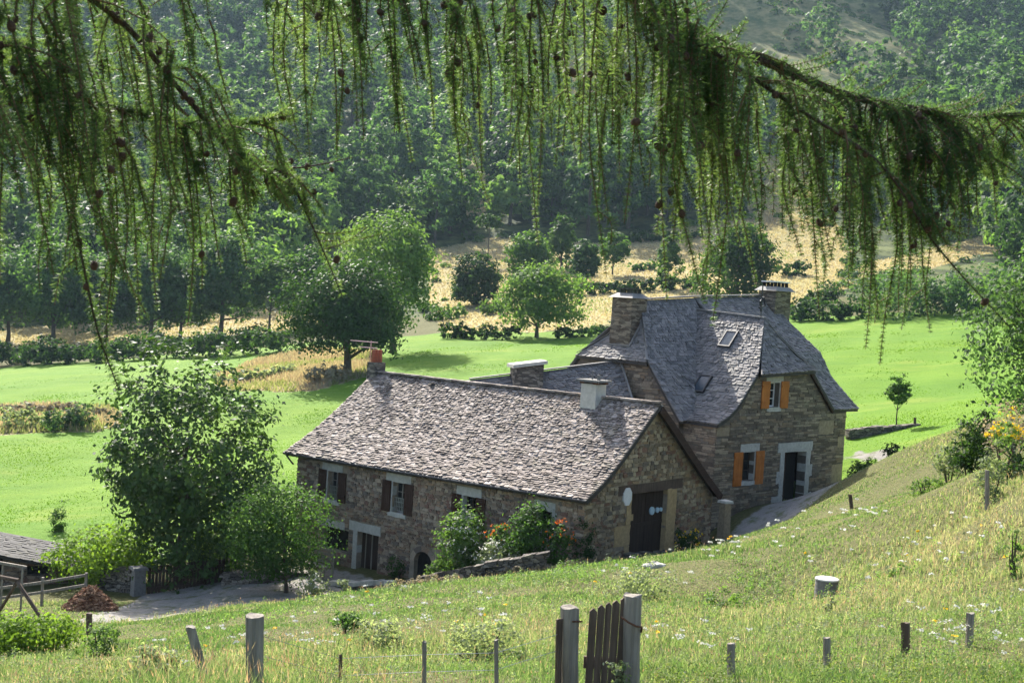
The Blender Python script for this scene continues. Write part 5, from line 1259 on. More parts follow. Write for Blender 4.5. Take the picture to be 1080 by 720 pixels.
# ------------------------------------------------------------------ grass of the slope, flowers
def noise2(x, y, s, seed=0):
    R = np.random.default_rng(seed); out = np.zeros_like(x)
    for k in range(9):
        a = R.uniform(0, 6.28); f = s * R.uniform(.5, 2.2); out += np.sin((x * math.cos(a) + y * math.sin(a)) * f + R.uniform(0, 6.28)) / (.6 + f / s)
    return out / 2.6
footA = wp(FA, [(-15.6, .1), (-.2, .1), (-.2, 8.8), (-15.6, 8.8)])
footB = wp(FB, [(-9, -.5), (0.1, -.3), (.1, 9.6), (-9, 9.6)], B_K)
_c = at(871, 640, 26.0)
CLEAR = [(_c[0], _c[1], 1.1), (_c[0] - .1, _c[1] - 1.0, 1.1), (_c[0] - .2, _c[1] - 2.0, 1.0)]
def grass(n_tuft, seed):
    R = np.random.default_rng(seed)
    r = 5.5 + (64 - 5.5) * R.random(n_tuft) ** 1.25; a = R.uniform(-.47, .47, n_tuft); wg = R.random(n_tuft) < .2; a = np.where(wg, np.sign(a) * R.uniform(.45, .85, n_tuft), a)
    x, y = r * np.sin(a), r * np.cos(a)
    bad = inside(x, y, footA) | inside(x, y, footB) | zone('gravel', x, y)
    lx = (x - A_O[0]) * FA[1][0] + (y - A_O[1]) * FA[1][1]; ly = (x - A_O[0]) * FA[2][0] + (y - A_O[1]) * FA[2][1]
    bad |= (ly > -.2) & (lx < 0)                                   # behind the farmhouse front line
    bad |= (x < -12) & (y > 47.5)
    lim = np.where(x > 8, 62 - .5 * np.abs(x - 14), 60); bad |= r > lim
    x, y, r = x[~bad], y[~bad], r[~bad]
    per = 6; x = np.repeat(x, per); y = np.repeat(y, per); r = np.repeat(r, per); n = len(x)
    sp = .05 + r * .0035; x = x + R.normal(size=n) * sp; y = y + R.normal(size=n) * sp
    z = hgt(x, y)
    d1 = noise2(x, y, .45, 5); d2 = noise2(x, y, 1.3, 6); d3 = noise2(x, y, .16, 7)
    lush = np.clip(1.3 - r / 12, -.6, .6) + .75 * d2 + .35 * d1
    hf = np.clip(.11 + .05 * d1 + .045 * d2 + .025 * lush, .04, .26) * R.uniform(.55, 1.35, n)
    dry = (-.30 * lush + .70 * d1 + .55 * d3 + .45 * R.normal(size=n))
    stalk = (R.random(n) < .045 + .05 * (d1 > .2))
    hf = np.where(stalk, hf * R.uniform(1.25, 1.8, n), hf)
    for ox, oy, rr in CLEAR: hf *= np.clip(((x - ox) ** 2 + (y - oy) ** 2) / rr ** 2, .1, 1)
    near_house = np.clip((r - 34) / 20, 0, 1); hf *= 1 - .35 * near_house
    wd_ = np.maximum(.0032, r * .00038) * R.uniform(.7, 1.4, n) * np.where(stalk, .7, 1)
    C0 = np.array([[.085, .16, .05], [.15, .215, .085], [.24, .27, .145], [.36, .315, .235], [.34, .255, .205]])
    t = np.clip((dry + .54) * 1.32, 0, 3.999); t = np.where(stalk, np.clip(t + 1.1, 0, 3.999), t)
    t = np.where((d3 + d2 * .4 > .45) & (R.random(n) < .45) & (r > 12), np.clip(t + .9, 0, 3.999), t)
    k = t.astype(int); f = (t - k)[:, None]; col = C0[k] * (1 - f) + C0[k + 1] * f
    col *= R.uniform(.75, 1.25, (n, 1))
    th = R.uniform(0, 6.28, n); lean = R.uniform(.15, 1.05, n) * np.where(stalk, .5, 1); la = th + R.normal(size=n) * .6 + 1.2
    bx, by = np.cos(R.uniform(0, 6.28, n)) * wd_, np.sin(R.uniform(-1, 1, n)) * wd_
    B = np.c_[x, y, z - .02]; S_ = np.c_[bx, by, np.zeros(n)]
    mid = B + np.c_[np.cos(la) * lean * hf * .22, np.sin(la) * lean * hf * .22, hf * .58]
    tip = B + np.c_[np.cos(la) * lean * hf * .8, np.sin(la) * lean * hf * .8, hf * (1 - .18 * lean)]
    mw = np.where(stalk, .8, .75)[:, None]
    V = np.stack([B - S_, B + S_, mid + S_ * mw, mid - S_ * mw, tip], 1).reshape(-1, 3)
    i = np.arange(n)[:, None] * 5
    me = mesh_np('grass', V, [i + np.array([0, 1, 2, 3]), i + np.array([3, 2, 4])], M['blade'], attrs={'col': np.repeat(col, 5, 0)})
    tag(link('grass', me), 'rough hay grass, green and tan, covering the slope below the camera', 'grass', kind='stuff')
    # seed heads on the stalks
    si = np.where(stalk & (r < 40))[0]; m = len(si); tp = tip[si]; hh = hf[si] * .15; ww = wd_[si] * 1.1
    dv = (tip - mid)[si]; dv /= np.linalg.norm(dv, axis=1, keepdims=True) + 1e-9
    sd = np.c_[np.cos(th[si]), np.sin(th[si]), np.zeros(m)] * ww[:, None]
    V = np.stack([tp - dv * hh[:, None] * .4, tp + sd, tp + dv * hh[:, None], tp - sd], 1).reshape(-1, 3)
    cs = np.array([.35, .265, .20]) * R.uniform(.6, 1.3, (m, 1)) * np.where(R.random((m, 1)) < .4, np.array([[1, .78, .8]]), 1)
    tag(link('grass_seed_heads', mesh_np('grass_seed_heads', V, np.arange(4 * m).reshape(m, 4), M['blade'], attrs={'col': np.repeat(cs, 4, 0)})), 'reddish tan seed heads above the hay grass', 'grass', kind='stuff')
    print('BLADES', n, m)
grass(100000, 21)
def flowers():
    R = np.random.default_rng(8); V, F, MI, b = [], [], [], 0
    patches = [(735, 560, 40, 22, 26), (1000, 575, 60, 25, 25), (960, 600, 70, 20, 24), (770, 580, 40, 12, 34), (840, 560, 60, 16, 34), (900, 545, 40, 12, 36), (420, 650, 60, 25, 19), (510, 665, 50, 20, 16), (1040, 660, 60, 14, 13),
               (1000, 690, 80, 12, 11.5), (230, 690, 60, 20, 13), (680, 610, 60, 12, 27), (740, 690, 80, 20, 12), (330, 690, 40, 20, 11)]
    for u, v, du, dv, Y in patches:
        for k in range(15):
            g = ground(u + R.normal() * du * .6, v + R.normal() * dv * .6); r = np.hypot(g[0], g[1])
            if r > 45 or r < 7: continue
            top = g + np.array([R.normal() * .04, R.normal() * .04, R.uniform(.14, .3)]); yel = R.random() < .08
            m = 9; sz = max(.011, r * .0010)
            P = top + np.c_[R.normal(size=(m, 2)) * (.03 if not yel else .016), R.normal(size=m) * .006]
            q, f = leaf_quads(P, sz, np.tile([0, -.4, 1.0], (m, 1)), .85); V.append(q); F.append(f + b); b += len(q); MI.append(np.full(m, 1 if yel else 0))
    tag(link('wildflowers', mesh_np('wildflowers', np.concatenate(V), np.concatenate(F), [M['petal_white'], M['petal_yellow']], np.concatenate(MI))), 'small white and yellow flower heads scattered over the hay grass', 'wildflowers', kind='stuff')
flowers()
def weeds():
    """upright leafy weeds along the lower edge of the picture"""
    R = np.random.default_rng(12); C, D, S_ = [], [], []
    for k in range(560):
        if k < 340: u, v = R.uniform(680, 985), R.uniform(704, 775)
        elif k < 400: u, v = R.uniform(985, 1080), R.uniform(700, 760)
        elif k < 470: u, v = R.uniform(290, 400), R.uniform(705, 770)
        else: u, v = R.uniform(60, 210), R.uniform(690, 760)
        g = ground(u, v); h = R.uniform(.12, .32)
        for j in range(16):
            f = j / 16; a = j * 2.4 + k; s = .022 * (1 - .5 * f); dd = np.array([math.cos(a), math.sin(a), .35])
            C.append(g + np.array([0, 0, h * (.15 + .85 * f)]) + dd * s * 1.2); D.append(np.array([dd[0] * .4, dd[1] * .4, 1])); S_.append(s)
    V, F = leaf_quads(np.array(C), np.array(S_), np.array(D), .45)
    tag(link('weeds', mesh_np('weeds', V, F, M['leaf_weed'])), 'yellow-green leafy weeds along the fence line at the lower edge', 'weeds', kind='stuff')
M['leaf_weed'] = leaf_mat('weed_leaves', [(.07, .11, .03), (.13, .18, .045), (.22, .24, .08), (.30, .24, .13)], .4)
weeds()

def meadow_tufts():
    R = np.random.default_rng(31); n = 220000
    r = 57 + 85 * R.random(n) ** 1.6; a = R.uniform(-.47, .47, n); x, y = r * np.sin(a), r * np.cos(a)
    bad = inside(x, y, footA) | inside(x, y, footB) | zone('gravel', x, y) | zone('rough', x, y) | (y > 150)
    x, y, r = x[~bad], y[~bad], r[~bad]; n = len(x); z = hgt(x, y)
    d = noise2(x, y, .5, 41); e = noise2(x, y, .12, 42); kp = (d + .8 * e + R.normal(size=n) * .35) > .35; x, y, r, z, d, e = x[kp], y[kp], r[kp], z[kp], d[kp], e[kp]; n = len(x)
    h = np.clip(.05 + .025 * d, .02, .14) * R.uniform(.6, 1.5, n); w = r * .0006 * R.uniform(.6, 1.4, n)
    th = R.uniform(0, 6.28, n); la = R.uniform(0, 6.28, n); B = np.c_[x, y, z - .01]; S_ = np.c_[np.cos(th) * w, np.sin(th) * w * .4, np.zeros(n)]
    tip = B + np.c_[np.cos(la) * h * .5, np.sin(la) * h * .5, h]
    V = np.stack([B - S_, B + S_, tip], 1).reshape(-1, 3)
    c = np.array([.105, .20, .02]) * R.uniform(.82, 1.15, (n, 1)) * (1 + .16 * e[:, None] * np.array([1.0, .6, .4])); c += np.clip(R.normal(size=(n, 1)) - 1.5, 0, 1) * np.array([.08, .05, .03])
    tag(link('meadow_grass', mesh_np('meadow_grass', V, np.arange(3 * n).reshape(n, 3), M['blade'], attrs={'col': np.repeat(c, 3, 0)})), 'short bright green grass of the meadow behind the houses', 'grass', kind='stuff')
meadow_tufts()

def slope_herbs():
    """broad-leaved herbs and thistles growing through the hay"""
    R = np.random.default_rng(51); C, D, S_, K = [], [], [], []
    cen = [(R.uniform(-20, 1100), R.uniform(590, 735)) for _ in range(150)]
    for u, v in cen:
        g = ground(u, v); r = np.hypot(g[0], g[1])
        if r > 42 or r < 7: continue
        rad = R.uniform(.3, 1.3) * (.5 + r / 40); kind = int(R.random() < .45); m = int(R.uniform(10, 34))
        for _ in range(m):
            x, y = g[0] + R.normal() * rad, g[1] + R.normal() * rad; z = float(hgt(x, y)); h = R.uniform(.08, .34)
            for j in range(14):
                f = j / 14; a = j * 2.4 + R.uniform(0, 1); s = max(.013, r * .0010) * R.uniform(.7, 1.3); dd = np.array([math.cos(a), math.sin(a), .3])
                C.append(np.array([x, y, z + h * (.2 + .8 * f)]) + dd * s * 1.3); D.append(np.array([dd[0] * .5, dd[1] * .5, 1])); S_.append(s); K.append(kind)
    K = np.array(K); V, F = leaf_quads(np.array(C), np.array(S_), np.array(D), .42)
    tag(link('hillside_herbs', mesh_np('hillside_herbs', V, F, [M['leaf_pale'], M['leaf_sage']], K)), 'pale thistles and leafy herbs growing in patches through the hay grass', 'herbs', kind='stuff')
slope_herbs()
def spur_scrub():
    """low scrub dotted over the open hillside at the upper right"""
    R = np.random.default_rng(61); Ps, Ds, Ss = [], [], []
    for poly in ZP['spur']:
        lo, hi = poly.min(0), poly.max(0); k = 0
        for _ in range(900):
            x, y = R.uniform(lo[0], hi[0]), R.uniform(lo[1], hi[1])
            if not inside(np.array([x]), np.array([y]), poly)[0]: continue
            if mnoise.noise(Vector((x * .03, y * .03, 8))) < .05: continue
            z = float(hgt(x, y)); s = R.uniform(.5, 2.2); n = 60
            d = rand_dirs(n); d[:, 2] = np.abs(d[:, 2]); Ps.append(np.array([x, y, z]) + d * np.array([s, s, s * .8]) * R.uniform(.7, 1.05, (n, 1))); Ds.append(d); Ss.append(np.full(n, .28 + .1 * s))
    P, D, S_ = np.concatenate(Ps), np.concatenate(Ds), np.concatenate(Ss); V, F = leaf_quads(P, S_, D)
    tag(link('hillside_scrub', mesh_np('hillside_scrub', V, F, M['leaf_mid'])), 'low scrub dotted over the open grassy hillside at the upper right', 'scrub', kind='stuff')
spur_scrub()

def dry_bank():
    """straw-coloured rank grass on the unmown banks in the meadow"""
    R = np.random.default_rng(71); V, cs = [], []
    for poly in ZP['rough']:
        lo, hi = poly.min(0), poly.max(0); n = int(min(60000, 26 * (hi - lo).prod())); x, y = R.uniform(lo[0], hi[0], n), R.uniform(lo[1], hi[1], n)
        k = inside(x, y, poly); x, y = x[k], y[k]; n = len(x); z = hgt(x, y); r = np.hypot(x, y)
        h = R.uniform(.3, .85, n) * (.8 + .3 * noise2(x, y, .4, 3)); w = r * .0008; th = R.uniform(0, 6.28, n); la = R.uniform(0, 6.28, n)
        B = np.c_[x, y, z]; S_ = np.c_[np.cos(th) * w, np.sin(th) * w * .4, np.zeros(n)]; tip = B + np.c_[np.cos(la) * h * .35, np.sin(la) * h * .35, h]
        V.append(np.stack([B - S_, B + S_, tip], 1).reshape(-1, 3)); t = R.random((n, 1)); e = noise2(x, y, .3, 9)[:, None] > .1
        cs.append(np.where(e & (t > .3), np.array([.20, .22, .09]), np.where(t < .5, np.array([.32, .27, .20]), np.array([.30, .22, .17]))) * R.uniform(.75, 1.2, (n, 1)))
    V = np.concatenate(V); c = np.concatenate(cs); tag(link('dry_grass', mesh_np('dry_grass', V, np.arange(len(V)).reshape(-1, 3), M['blade'], attrs={'col': np.repeat(c, 3, 0)})), 'straw-coloured rank grass on the unmown banks in the meadow', 'grass', kind='stuff')
dry_bank()
def field_margins():
    """scrub and rank growth along the margins of the straw fields"""
    R = np.random.default_rng(81); Ps, Ds, Ss, Ks = [], [], [], []
    for poly in ZP['wheat']:
        m = len(poly)
        for i in range(m):
            a, b = poly[i], poly[(i + 1) % m]; Ln = np.linalg.norm(b - a)
            for _ in range(int(Ln / 2.2)):
                if R.random() < .68: continue
                c = a + (b - a) * R.random() + R.normal(size=2) * 1.6; s = R.uniform(.5, 1.9); n = int(110 * s); z = float(hgt(c[0], c[1]))
                if c[1] < 168: continue
                d = rand_dirs(n); d[:, 2] = np.abs(d[:, 2]); Ps.append(np.array([c[0], c[1], z]) + d * np.array([s * 1.3, s, s]) * R.uniform(.6, 1.05, (n, 1))); Ds.append(d); Ss.append(R.uniform(.16, .34, n)); Ks.append(np.full(n, int(R.integers(3))))
    P, D, S_, K = map(np.concatenate, (Ps, Ds, Ss, Ks)); V, F = leaf_quads(P, S_, D)
    tag(link('field_scrub', mesh_np('field_scrub', V, F, [M['leaf_mid'], M['leaf_pale'], M['leaf_dark']], K)), 'ragged scrub along the margins of the straw fields', 'scrub', kind='stuff')
    V, cs = [], []
    for poly in ZP['wheat'][:2] + ZP['wheat'][4:]:
        lo, hi = poly.min(0), poly.max(0); n = int(min(90000, 5 * (hi - lo).prod())); x, y = R.uniform(lo[0], hi[0], n), R.uniform(lo[1], hi[1], n)
        k = inside(x, y, poly); x, y = x[k], y[k]; n = len(x); z = hgt(x, y); r = np.hypot(x, y); h = R.uniform(.12, .35, n); w = r * .0007; th = R.uniform(0, 6.28, n)
        B = np.c_[x, y, z]; S_ = np.c_[np.cos(th) * w, np.sin(th) * w * .4, np.zeros(n)]; tip = B + np.c_[R.normal(size=(n, 2)) * .15, h]
        V.append(np.stack([B - S_, B + S_, tip], 1).reshape(-1, 3)); e = (noise2(x, y, .12, 19)[:, None] > .62) & (R.random((n, 1)) < .4)
        cs.append(np.where(e, np.array([.17, .21, .07]), np.array([.345, .28, .20])) * R.uniform(.88, 1.1, (n, 1)))
    V = np.concatenate(V); c = np.concatenate(cs); tag(link('straw_grass', mesh_np('straw_grass', V, np.arange(len(V)).reshape(-1, 3), M['blade'], attrs={'col': np.repeat(c, 3, 0)})), 'pale ripe straw standing in the fields below the wood', 'straw', kind='stuff')
field_margins()
# ------------------------------------------------------------------ the larch over the camera
LO = np.array(drop(-3.7, 1.6))
LT = thing('larch_tree', 'drooping larch whose long hanging strands of needles and cones frame the top', 'tree', tuple(LO))
q = MB(); q.tube([(0, 0, -.4), (.03, .02, 1.2), (.0, .05, 3), (.06, .02, 5.2), (.02, 0, 8.5)], [.34, .25, .21, .16, .06], 14); q.build('trunk', M['larchbark'], LT, True)
def ap(u, v, Y): return at(u, v, Y) - LO
def curve(P, n):
    P = np.array(P, float); m = len(P); out = []
    for k in range(n):
        t = k / (n - 1) * (m - 1); i = min(int(t), m - 2); f = t - i
        p0, p1, p2, p3 = P[max(i - 1, 0)], P[i], P[i + 1], P[min(i + 2, m - 1)]
        out.append(.5 * ((2 * p1) + (-p0 + p2) * f + (2 * p0 - 5 * p1 + 4 * p2 - p3) * f ** 2 + (-p0 + 3 * p1 - 3 * p2 + p3) * f ** 3))
    return np.array(out)
ENV = np.array([(-60, 300), (0, 300), (50, 312), (90, 335), (118, 385), (140, 345), (175, 330), (200, 345), (228, 290), (260, 285), (290, 215), (330, 185), (350, 170), (368, 150), (422, 172), (445, 140), (487, 190), (506, 215), (540, 195), (573, 260), (605, 175), (640, 292), (665, 235), (705, 318), (738, 345), (760, 268), (790, 304), (830, 255), (866, 336), (912, 368), (930, 385), (947, 336), (975, 352), (1010, 272), (1050, 240), (1150, 220)], float)
LR = np.random.default_rng(77)
class Foliage:
    def __init__(s): s.c = []; s.d = []; s.l = []; s.w = []; s.tw = MB(); s.cones = []
    def strand(s, pts, r0=.004, ln=.027, whorl=.0125, per=15, bare=0.0, taper=True):
        pts = np.array(pts); L_ = np.linalg.norm(np.diff(pts, axis=0), axis=1); cum = np.r_[0, np.cumsum(L_)]; tot = cum[-1]
        s.tw.tube(pts[::2] if len(pts) > 6 else pts, list(np.linspace(r0, .0012, len(pts[::2] if len(pts) > 6 else pts))), 4, cap=False)
        k = max(2, int(tot / whorl)); t = (np.arange(k) + LR.uniform(-.3, .3, k)) / k * tot; t = t[t > bare * tot]; k = len(t)
        P = np.stack([np.interp(t, cum, pts[:, i]) for i in range(3)], 1)
        T = np.stack([np.interp(t + .02, cum, pts[:, i]) for i in range(3)], 1) - np.stack([np.interp(t - .02, cum, pts[:, i]) for i in range(3)], 1); T /= np.linalg.norm(T, axis=1, keepdims=True) + 1e-9
        lf = ln * (1 - (.55 * np.clip((t / tot - .55) / .45, 0, 1) if taper else 0)) * LR.uniform(.75, 1.2, k)
        P = np.repeat(P, per, 0); T = np.repeat(T, per, 0); lf = np.repeat(lf, per) * LR.uniform(.7, 1.15, k * per)
        d = rand_dirs(len(P)); d -= T * (d * T).sum(1, keepdims=True); d /= np.linalg.norm(d, axis=1, keepdims=True) + 1e-9
        d = d + T * LR.uniform(-.1, .95, (len(P), 1)); d /= np.linalg.norm(d, axis=1, keepdims=True)
        s.c.append(P); s.d.append(d); s.l.append(lf)
    def build(s, parent, dry=False):
        P, d, l = np.concatenate(s.c), np.concatenate(s.d), np.concatenate(s.l)[:, None]
        a = np.cross(d, rand_dirs(len(P))); a /= np.linalg.norm(a, axis=1, keepdims=True) + 1e-9; a *= .00095
        V = np.stack([P - a, P + a, P + d * l * .75 + a * .8, P + d * l, P + d * l * .75 - a * .8], 1).reshape(-1, 3)
        i = np.arange(len(P))[:, None] * 5
        link('needles', mesh_np('needles', V, [i + np.array([0, 1, 2, 3, 4])], M['needle']), parent)
        s.tw.build('twigs', M['twig'], parent)
        return len(P)
def hang(p, u0, bottom, Y, F, drift=0.0, sway=.06, **k):
    """a strand from p hanging down to picture row `bottom`"""
    e = ap(u0 + drift, bottom, Y)
    L_ = np.linalg.norm(e - p); n = max(8, int(L_ / .035)); side = LR.normal() * sway * L_; k.setdefault('per', int(LR.integers(14, 28))); k.setdefault('ln', LR.uniform(.019, .030)); k.setdefault('bare', max(0, LR.normal() * .06))
    out = LR.normal(size=3) * .03; out[2] = abs(out[2]) * .3
    C = [p, p + (e - p) * .18 + np.array([side * .6, LR.normal() * .03, .03 * L_]), p + (e - p) * .5 + np.array([side, LR.normal() * .04, .0]), p + (e - p) * .8 + np.array([side * .5, 0, 0]), e]
    pts = curve(C, n); F.strand(pts, **k)
    for _ in range(int(L_ / .22)):                                    # side twigs
        if LR.random() < .55:
            j = int(LR.uniform(.1, .75) * n); b = pts[j]; l2 = LR.uniform(.08, .24) * min(1.0, L_ * 1.6); ang = LR.uniform(-1, 1)
            q = b + np.array([math.sin(ang) * l2 * .45, LR.normal() * l2 * .3, -l2 * .85]); F.strand(curve([b, (b + q) / 2 + np.array([math.sin(ang) * l2 * .2, 0, .02]), q], 6), r0=.002, per=12)
    return pts
coneproto = None
def cone_mesh():
    n, m = 10, 9; vs, fs = [(0, 0, -.016)], []
    for i in range(m):
        f = (i + .5) / m; z = -.016 + .034 * f; r_ = .0125 * math.sin(PI * (f * .82 + .12)) ** .7
        for k in range(n):
            w = 1.0 + .20 * ((k + i) % 2); vs.append((r_ * w * math.cos(2 * PI * k / n), r_ * w * math.sin(2 * PI * k / n), z + .003 * ((k + i) % 2)))
    vs.append((0, 0, .0185))
    for k in range(n): fs.append((0, 1 + (k + 1) % n, 1 + k)); fs.append((len(vs) - 1, 1 + (m - 1) * n + k, 1 + (m - 1) * n + (k + 1) % n))
    for i in range(m - 1):
        for k in range(n): fs.append((1 + i * n + k, 1 + i * n + (k + 1) % n, 1 + (i + 1) * n + (k + 1) % n, 1 + (i + 1) * n + k))
    me = bpy.data.meshes.new('cone'); me.from_pydata(vs, [], fs); me.materials.append(M['cone']); return me
coneproto = cone_mesh(); NCONE = [0]; EXTRA = []
def cones(parent, pts, n):
    for _ in range(n):
        p = pts[int(LR.integers(len(pts)))] + LR.normal(size=3) * .012
        if NCONE[0] >= 98: EXTRA.append(p); continue
        o = link('cone', coneproto, parent, tuple(p), 0, LR.uniform(.62, .95)); o.rotation_euler = (LR.normal() * .7, LR.normal() * .7, LR.uniform(0, 6)); NCONE[0] += 1
# boughs: way-points in (picture column, picture row, distance), thickness, strands: (from, to, count, low, high)
def bough(way, r0, r1, strands, ncones, up=0, start=None, along=(34, .032, .008), env=False):
    P = ([np.array(start)] if start is not None else []) + [ap(*w_) for w_ in way]
    C = curve(P, 70); n0 = 0
    q = MB(); q.tube([tuple(c) for c in C], list(np.linspace(r0, r1, len(C))), 8)
    br = q.build('branch', M['larchbark'], LT, True)
    Fo = Foliage()
    # columns of the curve points in the picture
    Cw = C + LO; z = Cw @ _f; a = FPX * (Cw @ _r) / z; b = FPX * (Cw @ _d) / z; U = 540 + math.cos(ROLL) * a - math.sin(ROLL) * b; Yd = Cw[:, 1]
    allp = []
    vis = (U > -80) & (U < 1180)
    if along[0]:
        Fo.strand(C[vis], r0=.003, per=along[0], ln=along[1], taper=False, whorl=along[2])
    for (ua, ub, cnt, lo, hi, drift) in strands:
        done = 0
        while done < cnt * 1.3:                                             # a side branchlet carries a bunch of hanging strands
            u = LR.uniform(ua, ub); i = int(np.argmin(np.abs(U - u) + 1000 * ~vis)); p = C[i]
            v0 = 360 + math.sin(ROLL) * a[i] + math.cos(ROLL) * b[i]
            m = int(LR.integers(1, 5)); l2 = LR.uniform(.06, .30); sg = 1 if LR.random() < .75 else -1
            d2 = np.array([sg * LR.uniform(.35, .9), LR.normal() * .5, -LR.uniform(.1, .55)]); d2 *= l2 / np.linalg.norm(d2)
            sb = curve([p, p + d2 * .5 + np.array([0, 0, .10 * l2]), p + d2, p + d2 * 1.15 + np.array([0, 0, -.25 * l2])], 10)
            Fo.strand(sb, r0=.004, per=11, ln=.023, taper=False)
            top = LR.uniform(lo, hi)
            for k in range(m):
                o = sb[int(LR.integers(2, 10))]; du = (o - p)[0] * FPX / Yd[i]
                e = np.interp(u + du + drift * .5, ENV[:, 0], ENV[:, 1]); bt = v0 + (e - v0) * top * LR.uniform(.62, 1.0)
                bt = max(bt, v0 - (o - p)[2] * FPX / Yd[i] + 22 + LR.uniform(0, 25))
                pts = hang(o, u + du, bt, Yd[i] + (o - p)[1] + LR.normal() * .05, Fo, drift * LR.uniform(.2, 1.3) + LR.normal() * 10); allp += list(pts[2:int(len(pts) * .7)]); done += 1
    if up:                                                            # upturned young shoots
        for j in range(up):
            i = int(LR.integers(20, 66)); p = C[i]; d = np.array([LR.uniform(.05, .22), LR.normal() * .08, LR.uniform(.0, .10)])
            Fo.strand(curve([p, p + d * .5 + np.array([0, 0, -.015]), p + d], 7), r0=.002, per=14, ln=.024)
    for u in [e[0] for e in ENV if any(s_[0] - 25 <= e[0] <= s_[1] + 25 for s_ in strands) and env]:    # the longest strands
        for rep in range(2):
            i = int(np.argmin(np.abs(U - (u - 10)) + 1000 * ~vis)); p = C[i] + np.array([0, LR.normal() * .05, 0])
            pts = hang(p, u - 10, np.interp(u, ENV[:, 0], ENV[:, 1]) * (1.0 if rep == 0 else LR.uniform(.75, .95)), Yd[i] + LR.normal() * .12, Fo, 10 + LR.normal() * 6); allp += list(pts[2:int(len(pts) * .7)])
    n = Fo.build(br); cones(br, list(C[vis]) + allp, ncones); MORE.append((list(C[vis]) + allp, int(ncones * 2.2)))
    return n, C
tot = 0; MORE = []
S0 = np.array([.0, .05, 3.3])
# the heavy bough that crosses the upper right
n, CR = bough([(520, -95, 3.5), (640, -22, 4.0), (700, 18, 4.2), (765, 48, 4.3), (825, 72, 4.4), (885, 98, 4.5), (950, 112, 4.55), (1010, 122, 4.6), (1085, 121, 4.7), (1190, 128, 4.8)], .03, .005,
              [(610, 700, 11, .3, .95, 8), (620, 1040, 34, .1, .6, 14), (700, 850, 30, .3, 1.0, 16), (850, 1000, 32, .35, 1.0, 22), (880, 960, 7, .75, 1.02, 14), (1000, 1110, 12, .35, 1.0, 12)], 34, 26, start=S0, env=True, along=(24, .027, .010)); tot += n
# a second bough in front of it, lower on the right
n, _ = bough([(600, -75, 3.7), (680, 10, 3.95), (760, 60, 4.05), (850, 120, 4.15), (930, 175, 4.25), (990, 262, 4.3), (1065, 345, 4.4)], .012, .0016,
             [(640, 800, 11, .3, .95, 10), (800, 950, 12, .3, .9, 14)], 14, 4, start=S0 + np.array([0, 0, -.2]), along=(14, .024, .014)); tot += n
# boughs over the centre
n, _ = bough([(180, -120, 3.4), (300, -60, 3.9), (400, -25, 4.3), (500, -10, 4.5), (590, -18, 4.7), (680, -30, 4.9)], .024, .005,
             [(325, 460, 11, .5, 1.0, 12), (460, 610, 15, .45, 1.0, 14), (560, 585, 3, .9, 1.02, 6)], 16, start=S0 + np.array([0, 0, .3]), env=True); tot += n
# boughs of the left: a fan from the upper left corner
n, _ = bough([(-60, -60, 2.9), (60, -20, 3.4), (130, 25, 3.7), (190, 95, 3.9), (250, 165, 4.0), (300, 185, 4.1), (330, 240, 4.1), (361, 312, 4.1)], .014, .0014,
             [(20, 140, 10, .4, 1.0, 45), (140, 300, 15, .35, 1.0, 28)], 12, 4, start=S0 + np.array([0, 0, -.9]), along=(14, .024, .014)); tot += n
n, _ = bough([(-120, 10, 3.0), (-20, 45, 3.5), (60, 95, 3.8), (140, 118, 4.0), (230, 132, 4.2), (310, 122, 4.3)], .014, .002,
             [(-50, 120, 14, .35, 1.0, 40), (120, 270, 9, .3, .95, 26)], 10, 4, start=S0 + np.array([0, 0, -1.2]), env=True); tot += n
n, _ = bough([(-100, 60, 3.2), (20, 70, 3.7), (60, 140, 3.8), (82, 250, 3.9), (102, 345, 3.9), (126, 412, 3.9)], .010, .0015,
             [(-30, 60, 7, .4, 1.0, 35)], 3, 0, start=S0 + np.array([0, 0, -1.5]), along=(18, .026, .012)); tot += n
n, _ = bough([(40, -80, 3.9), (120, 20, 4.5), (185, 110, 4.8), (250, 158, 5.0), (305, 177, 5.1), (372, 166, 5.2)], .012, .002,
             [(150, 290, 5, .3, .8, 6)], 10, 0, start=S0 + np.array([0, 0, -.5]), along=(0, 0, 0)); tot += n
n, _ = bough([(-60, -110, 3.3), (90, -55, 4.0), (200, -30, 4.4), (330, -15, 4.8), (420, 0, 5.0)], .016, .003,
             [(-20, 180, 15, .3, .95, 35), (180, 350, 12, .3, .95, 20)], 6, 0, start=S0 + np.array([0, 0, .0])); tot += n
print('NEEDLES', tot, 'CONES', NCONE[0])

cv = np.array([v.co for v in coneproto.vertices]); cf = [list(p.vertices) for p in coneproto.polygons]; q = MB()
for pts, k in MORE:
    for _ in range(k):
        p = pts[int(LR.integers(len(pts)))] + LR.normal(size=3) * .012; sc = LR.uniform(.6, .95)
        Q = rand_dirs(1)[0]; A_ = Vector((0, 0, 1)).rotation_difference(Vector((Q[0] * .5, Q[1] * .5, 1)).normalized()).to_matrix()
        q.add([A_ @ Vector(c * sc) + Vector(p) for c in cv], cf)
o = q.build('cones', M['cone'], LT); tag(o, kind='stuff')
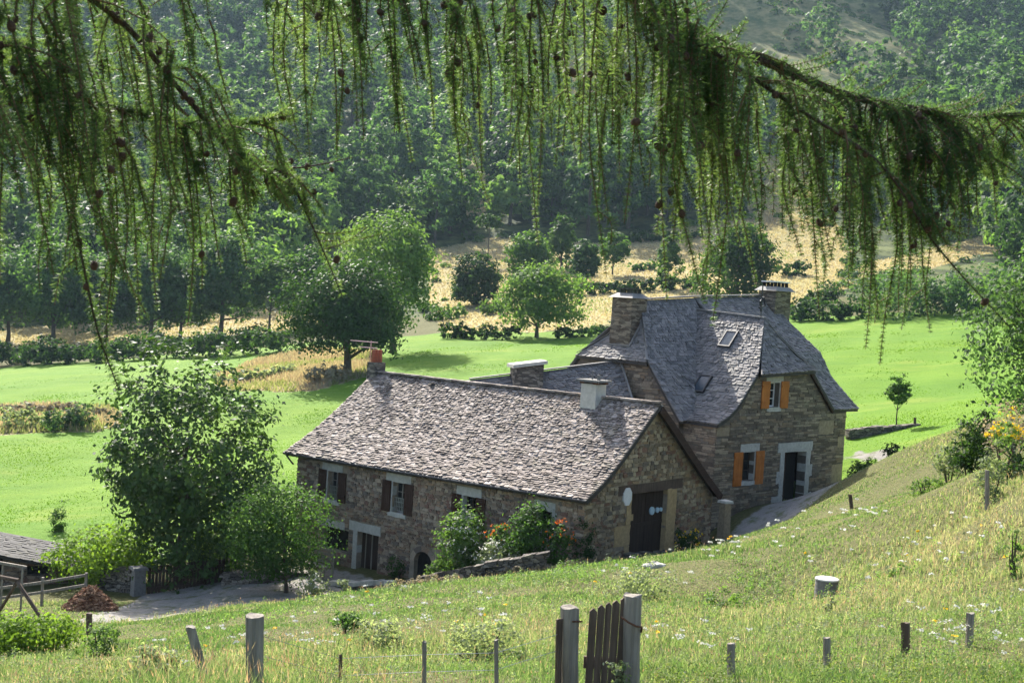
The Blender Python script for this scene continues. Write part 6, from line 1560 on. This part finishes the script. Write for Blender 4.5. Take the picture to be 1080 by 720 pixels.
# ------------------------------------------------------------------ light, air and camera
from mathutils import Matrix
EL, AZ = math.radians(38), math.radians(-23)       # the sun stands behind the houses, a little to the left
sv = Vector((math.sin(AZ) * math.cos(EL), math.cos(AZ) * math.cos(EL), math.sin(EL)))
sl = bpy.data.lights.new('sun', 'SUN'); sl.energy = 4.6; sl.angle = math.radians(.55); sl.color = (1.0, .945, .85)
so = bpy.data.objects.new('sun', sl); COL.objects.link(so); so.rotation_euler = (-sv).to_track_quat('-Z', 'Y').to_euler(); so.location = (-60, 120, 120)
wd = bpy.data.worlds.new('World'); SC.world = wd; wd.use_nodes = True
wn = wd.node_tree; wn.nodes.clear()
sk = wn.nodes.new('ShaderNodeTexSky'); sk.sky_type = 'NISHITA'; sk.sun_disc = False; sk.sun_elevation = EL; sk.sun_rotation = AZ; sk.dust_density = 3.0; sk.air_density = .8; sk.ozone_density = .6
bg = wn.nodes.new('ShaderNodeBackground'); bg.inputs[1].default_value = .125
wo = wn.nodes.new('ShaderNodeOutputWorld'); wn.links.new(sk.outputs[0], bg.inputs[0]); wn.links.new(bg.outputs[0], wo.inputs[0])
HAZE = True
if HAZE:
    m, t = new_mat('haze_air')
    vp = t.nodes.new('ShaderNodeVolumePrincipled'); vp.inputs['Color'].default_value = (.55, .78, 1.0, 1); vp.inputs['Density'].default_value = .000095; vp.inputs['Anisotropy'].default_value = .25
    o = t.nodes.new('ShaderNodeOutputMaterial'); t.links.new(vp.outputs[0], o.inputs['Volume'])
    q = MB(); q.box(-1300, 1300, -400, 1300, -90, 480); tag(q.build('haze', m), kind='stuff')
cd = bpy.data.cameras.new('camera'); co = bpy.data.objects.new('camera', cd); COL.objects.link(co); SC.camera = co
cd.sensor_fit = 'HORIZONTAL'; cd.sensor_width = 36; cd.lens = 36 * FPX / 1080; cd.clip_start = .1; cd.clip_end = 4000
cd.dof.use_dof = True; cd.dof.focus_distance = 46; cd.dof.aperture_fstop = 12
# axes: the picture is turned clockwise by ROLL
c, s = math.cos(ROLL), math.sin(ROLL)
ex_, ey_ = Vector(_r), -Vector(_d)
rx = ex_ * c + ey_ * s; ry = -ex_ * s + ey_ * c
co.matrix_world = Matrix((rx, ry, -Vector(_f))).transposed().to_4x4()
SC.view_settings.view_transform = 'Standard'; SC.view_settings.look = 'None'; SC.view_settings.gamma = 1; SC.view_settings.use_curve_mapping = False
SC.view_settings.exposure = 1.52
SC.render.engine = 'CYCLES'
SC.cycles.use_denoising = True
SC.cycles.max_bounces = 6; SC.cycles.diffuse_bounces = 3; SC.cycles.glossy_bounces = 2; SC.cycles.transmission_bounces = 4; SC.cycles.volume_bounces = 0; SC.cycles.transparent_max_bounces = 4
SC.cycles.use_adaptive_sampling = True; SC.cycles.adaptive_threshold = .02
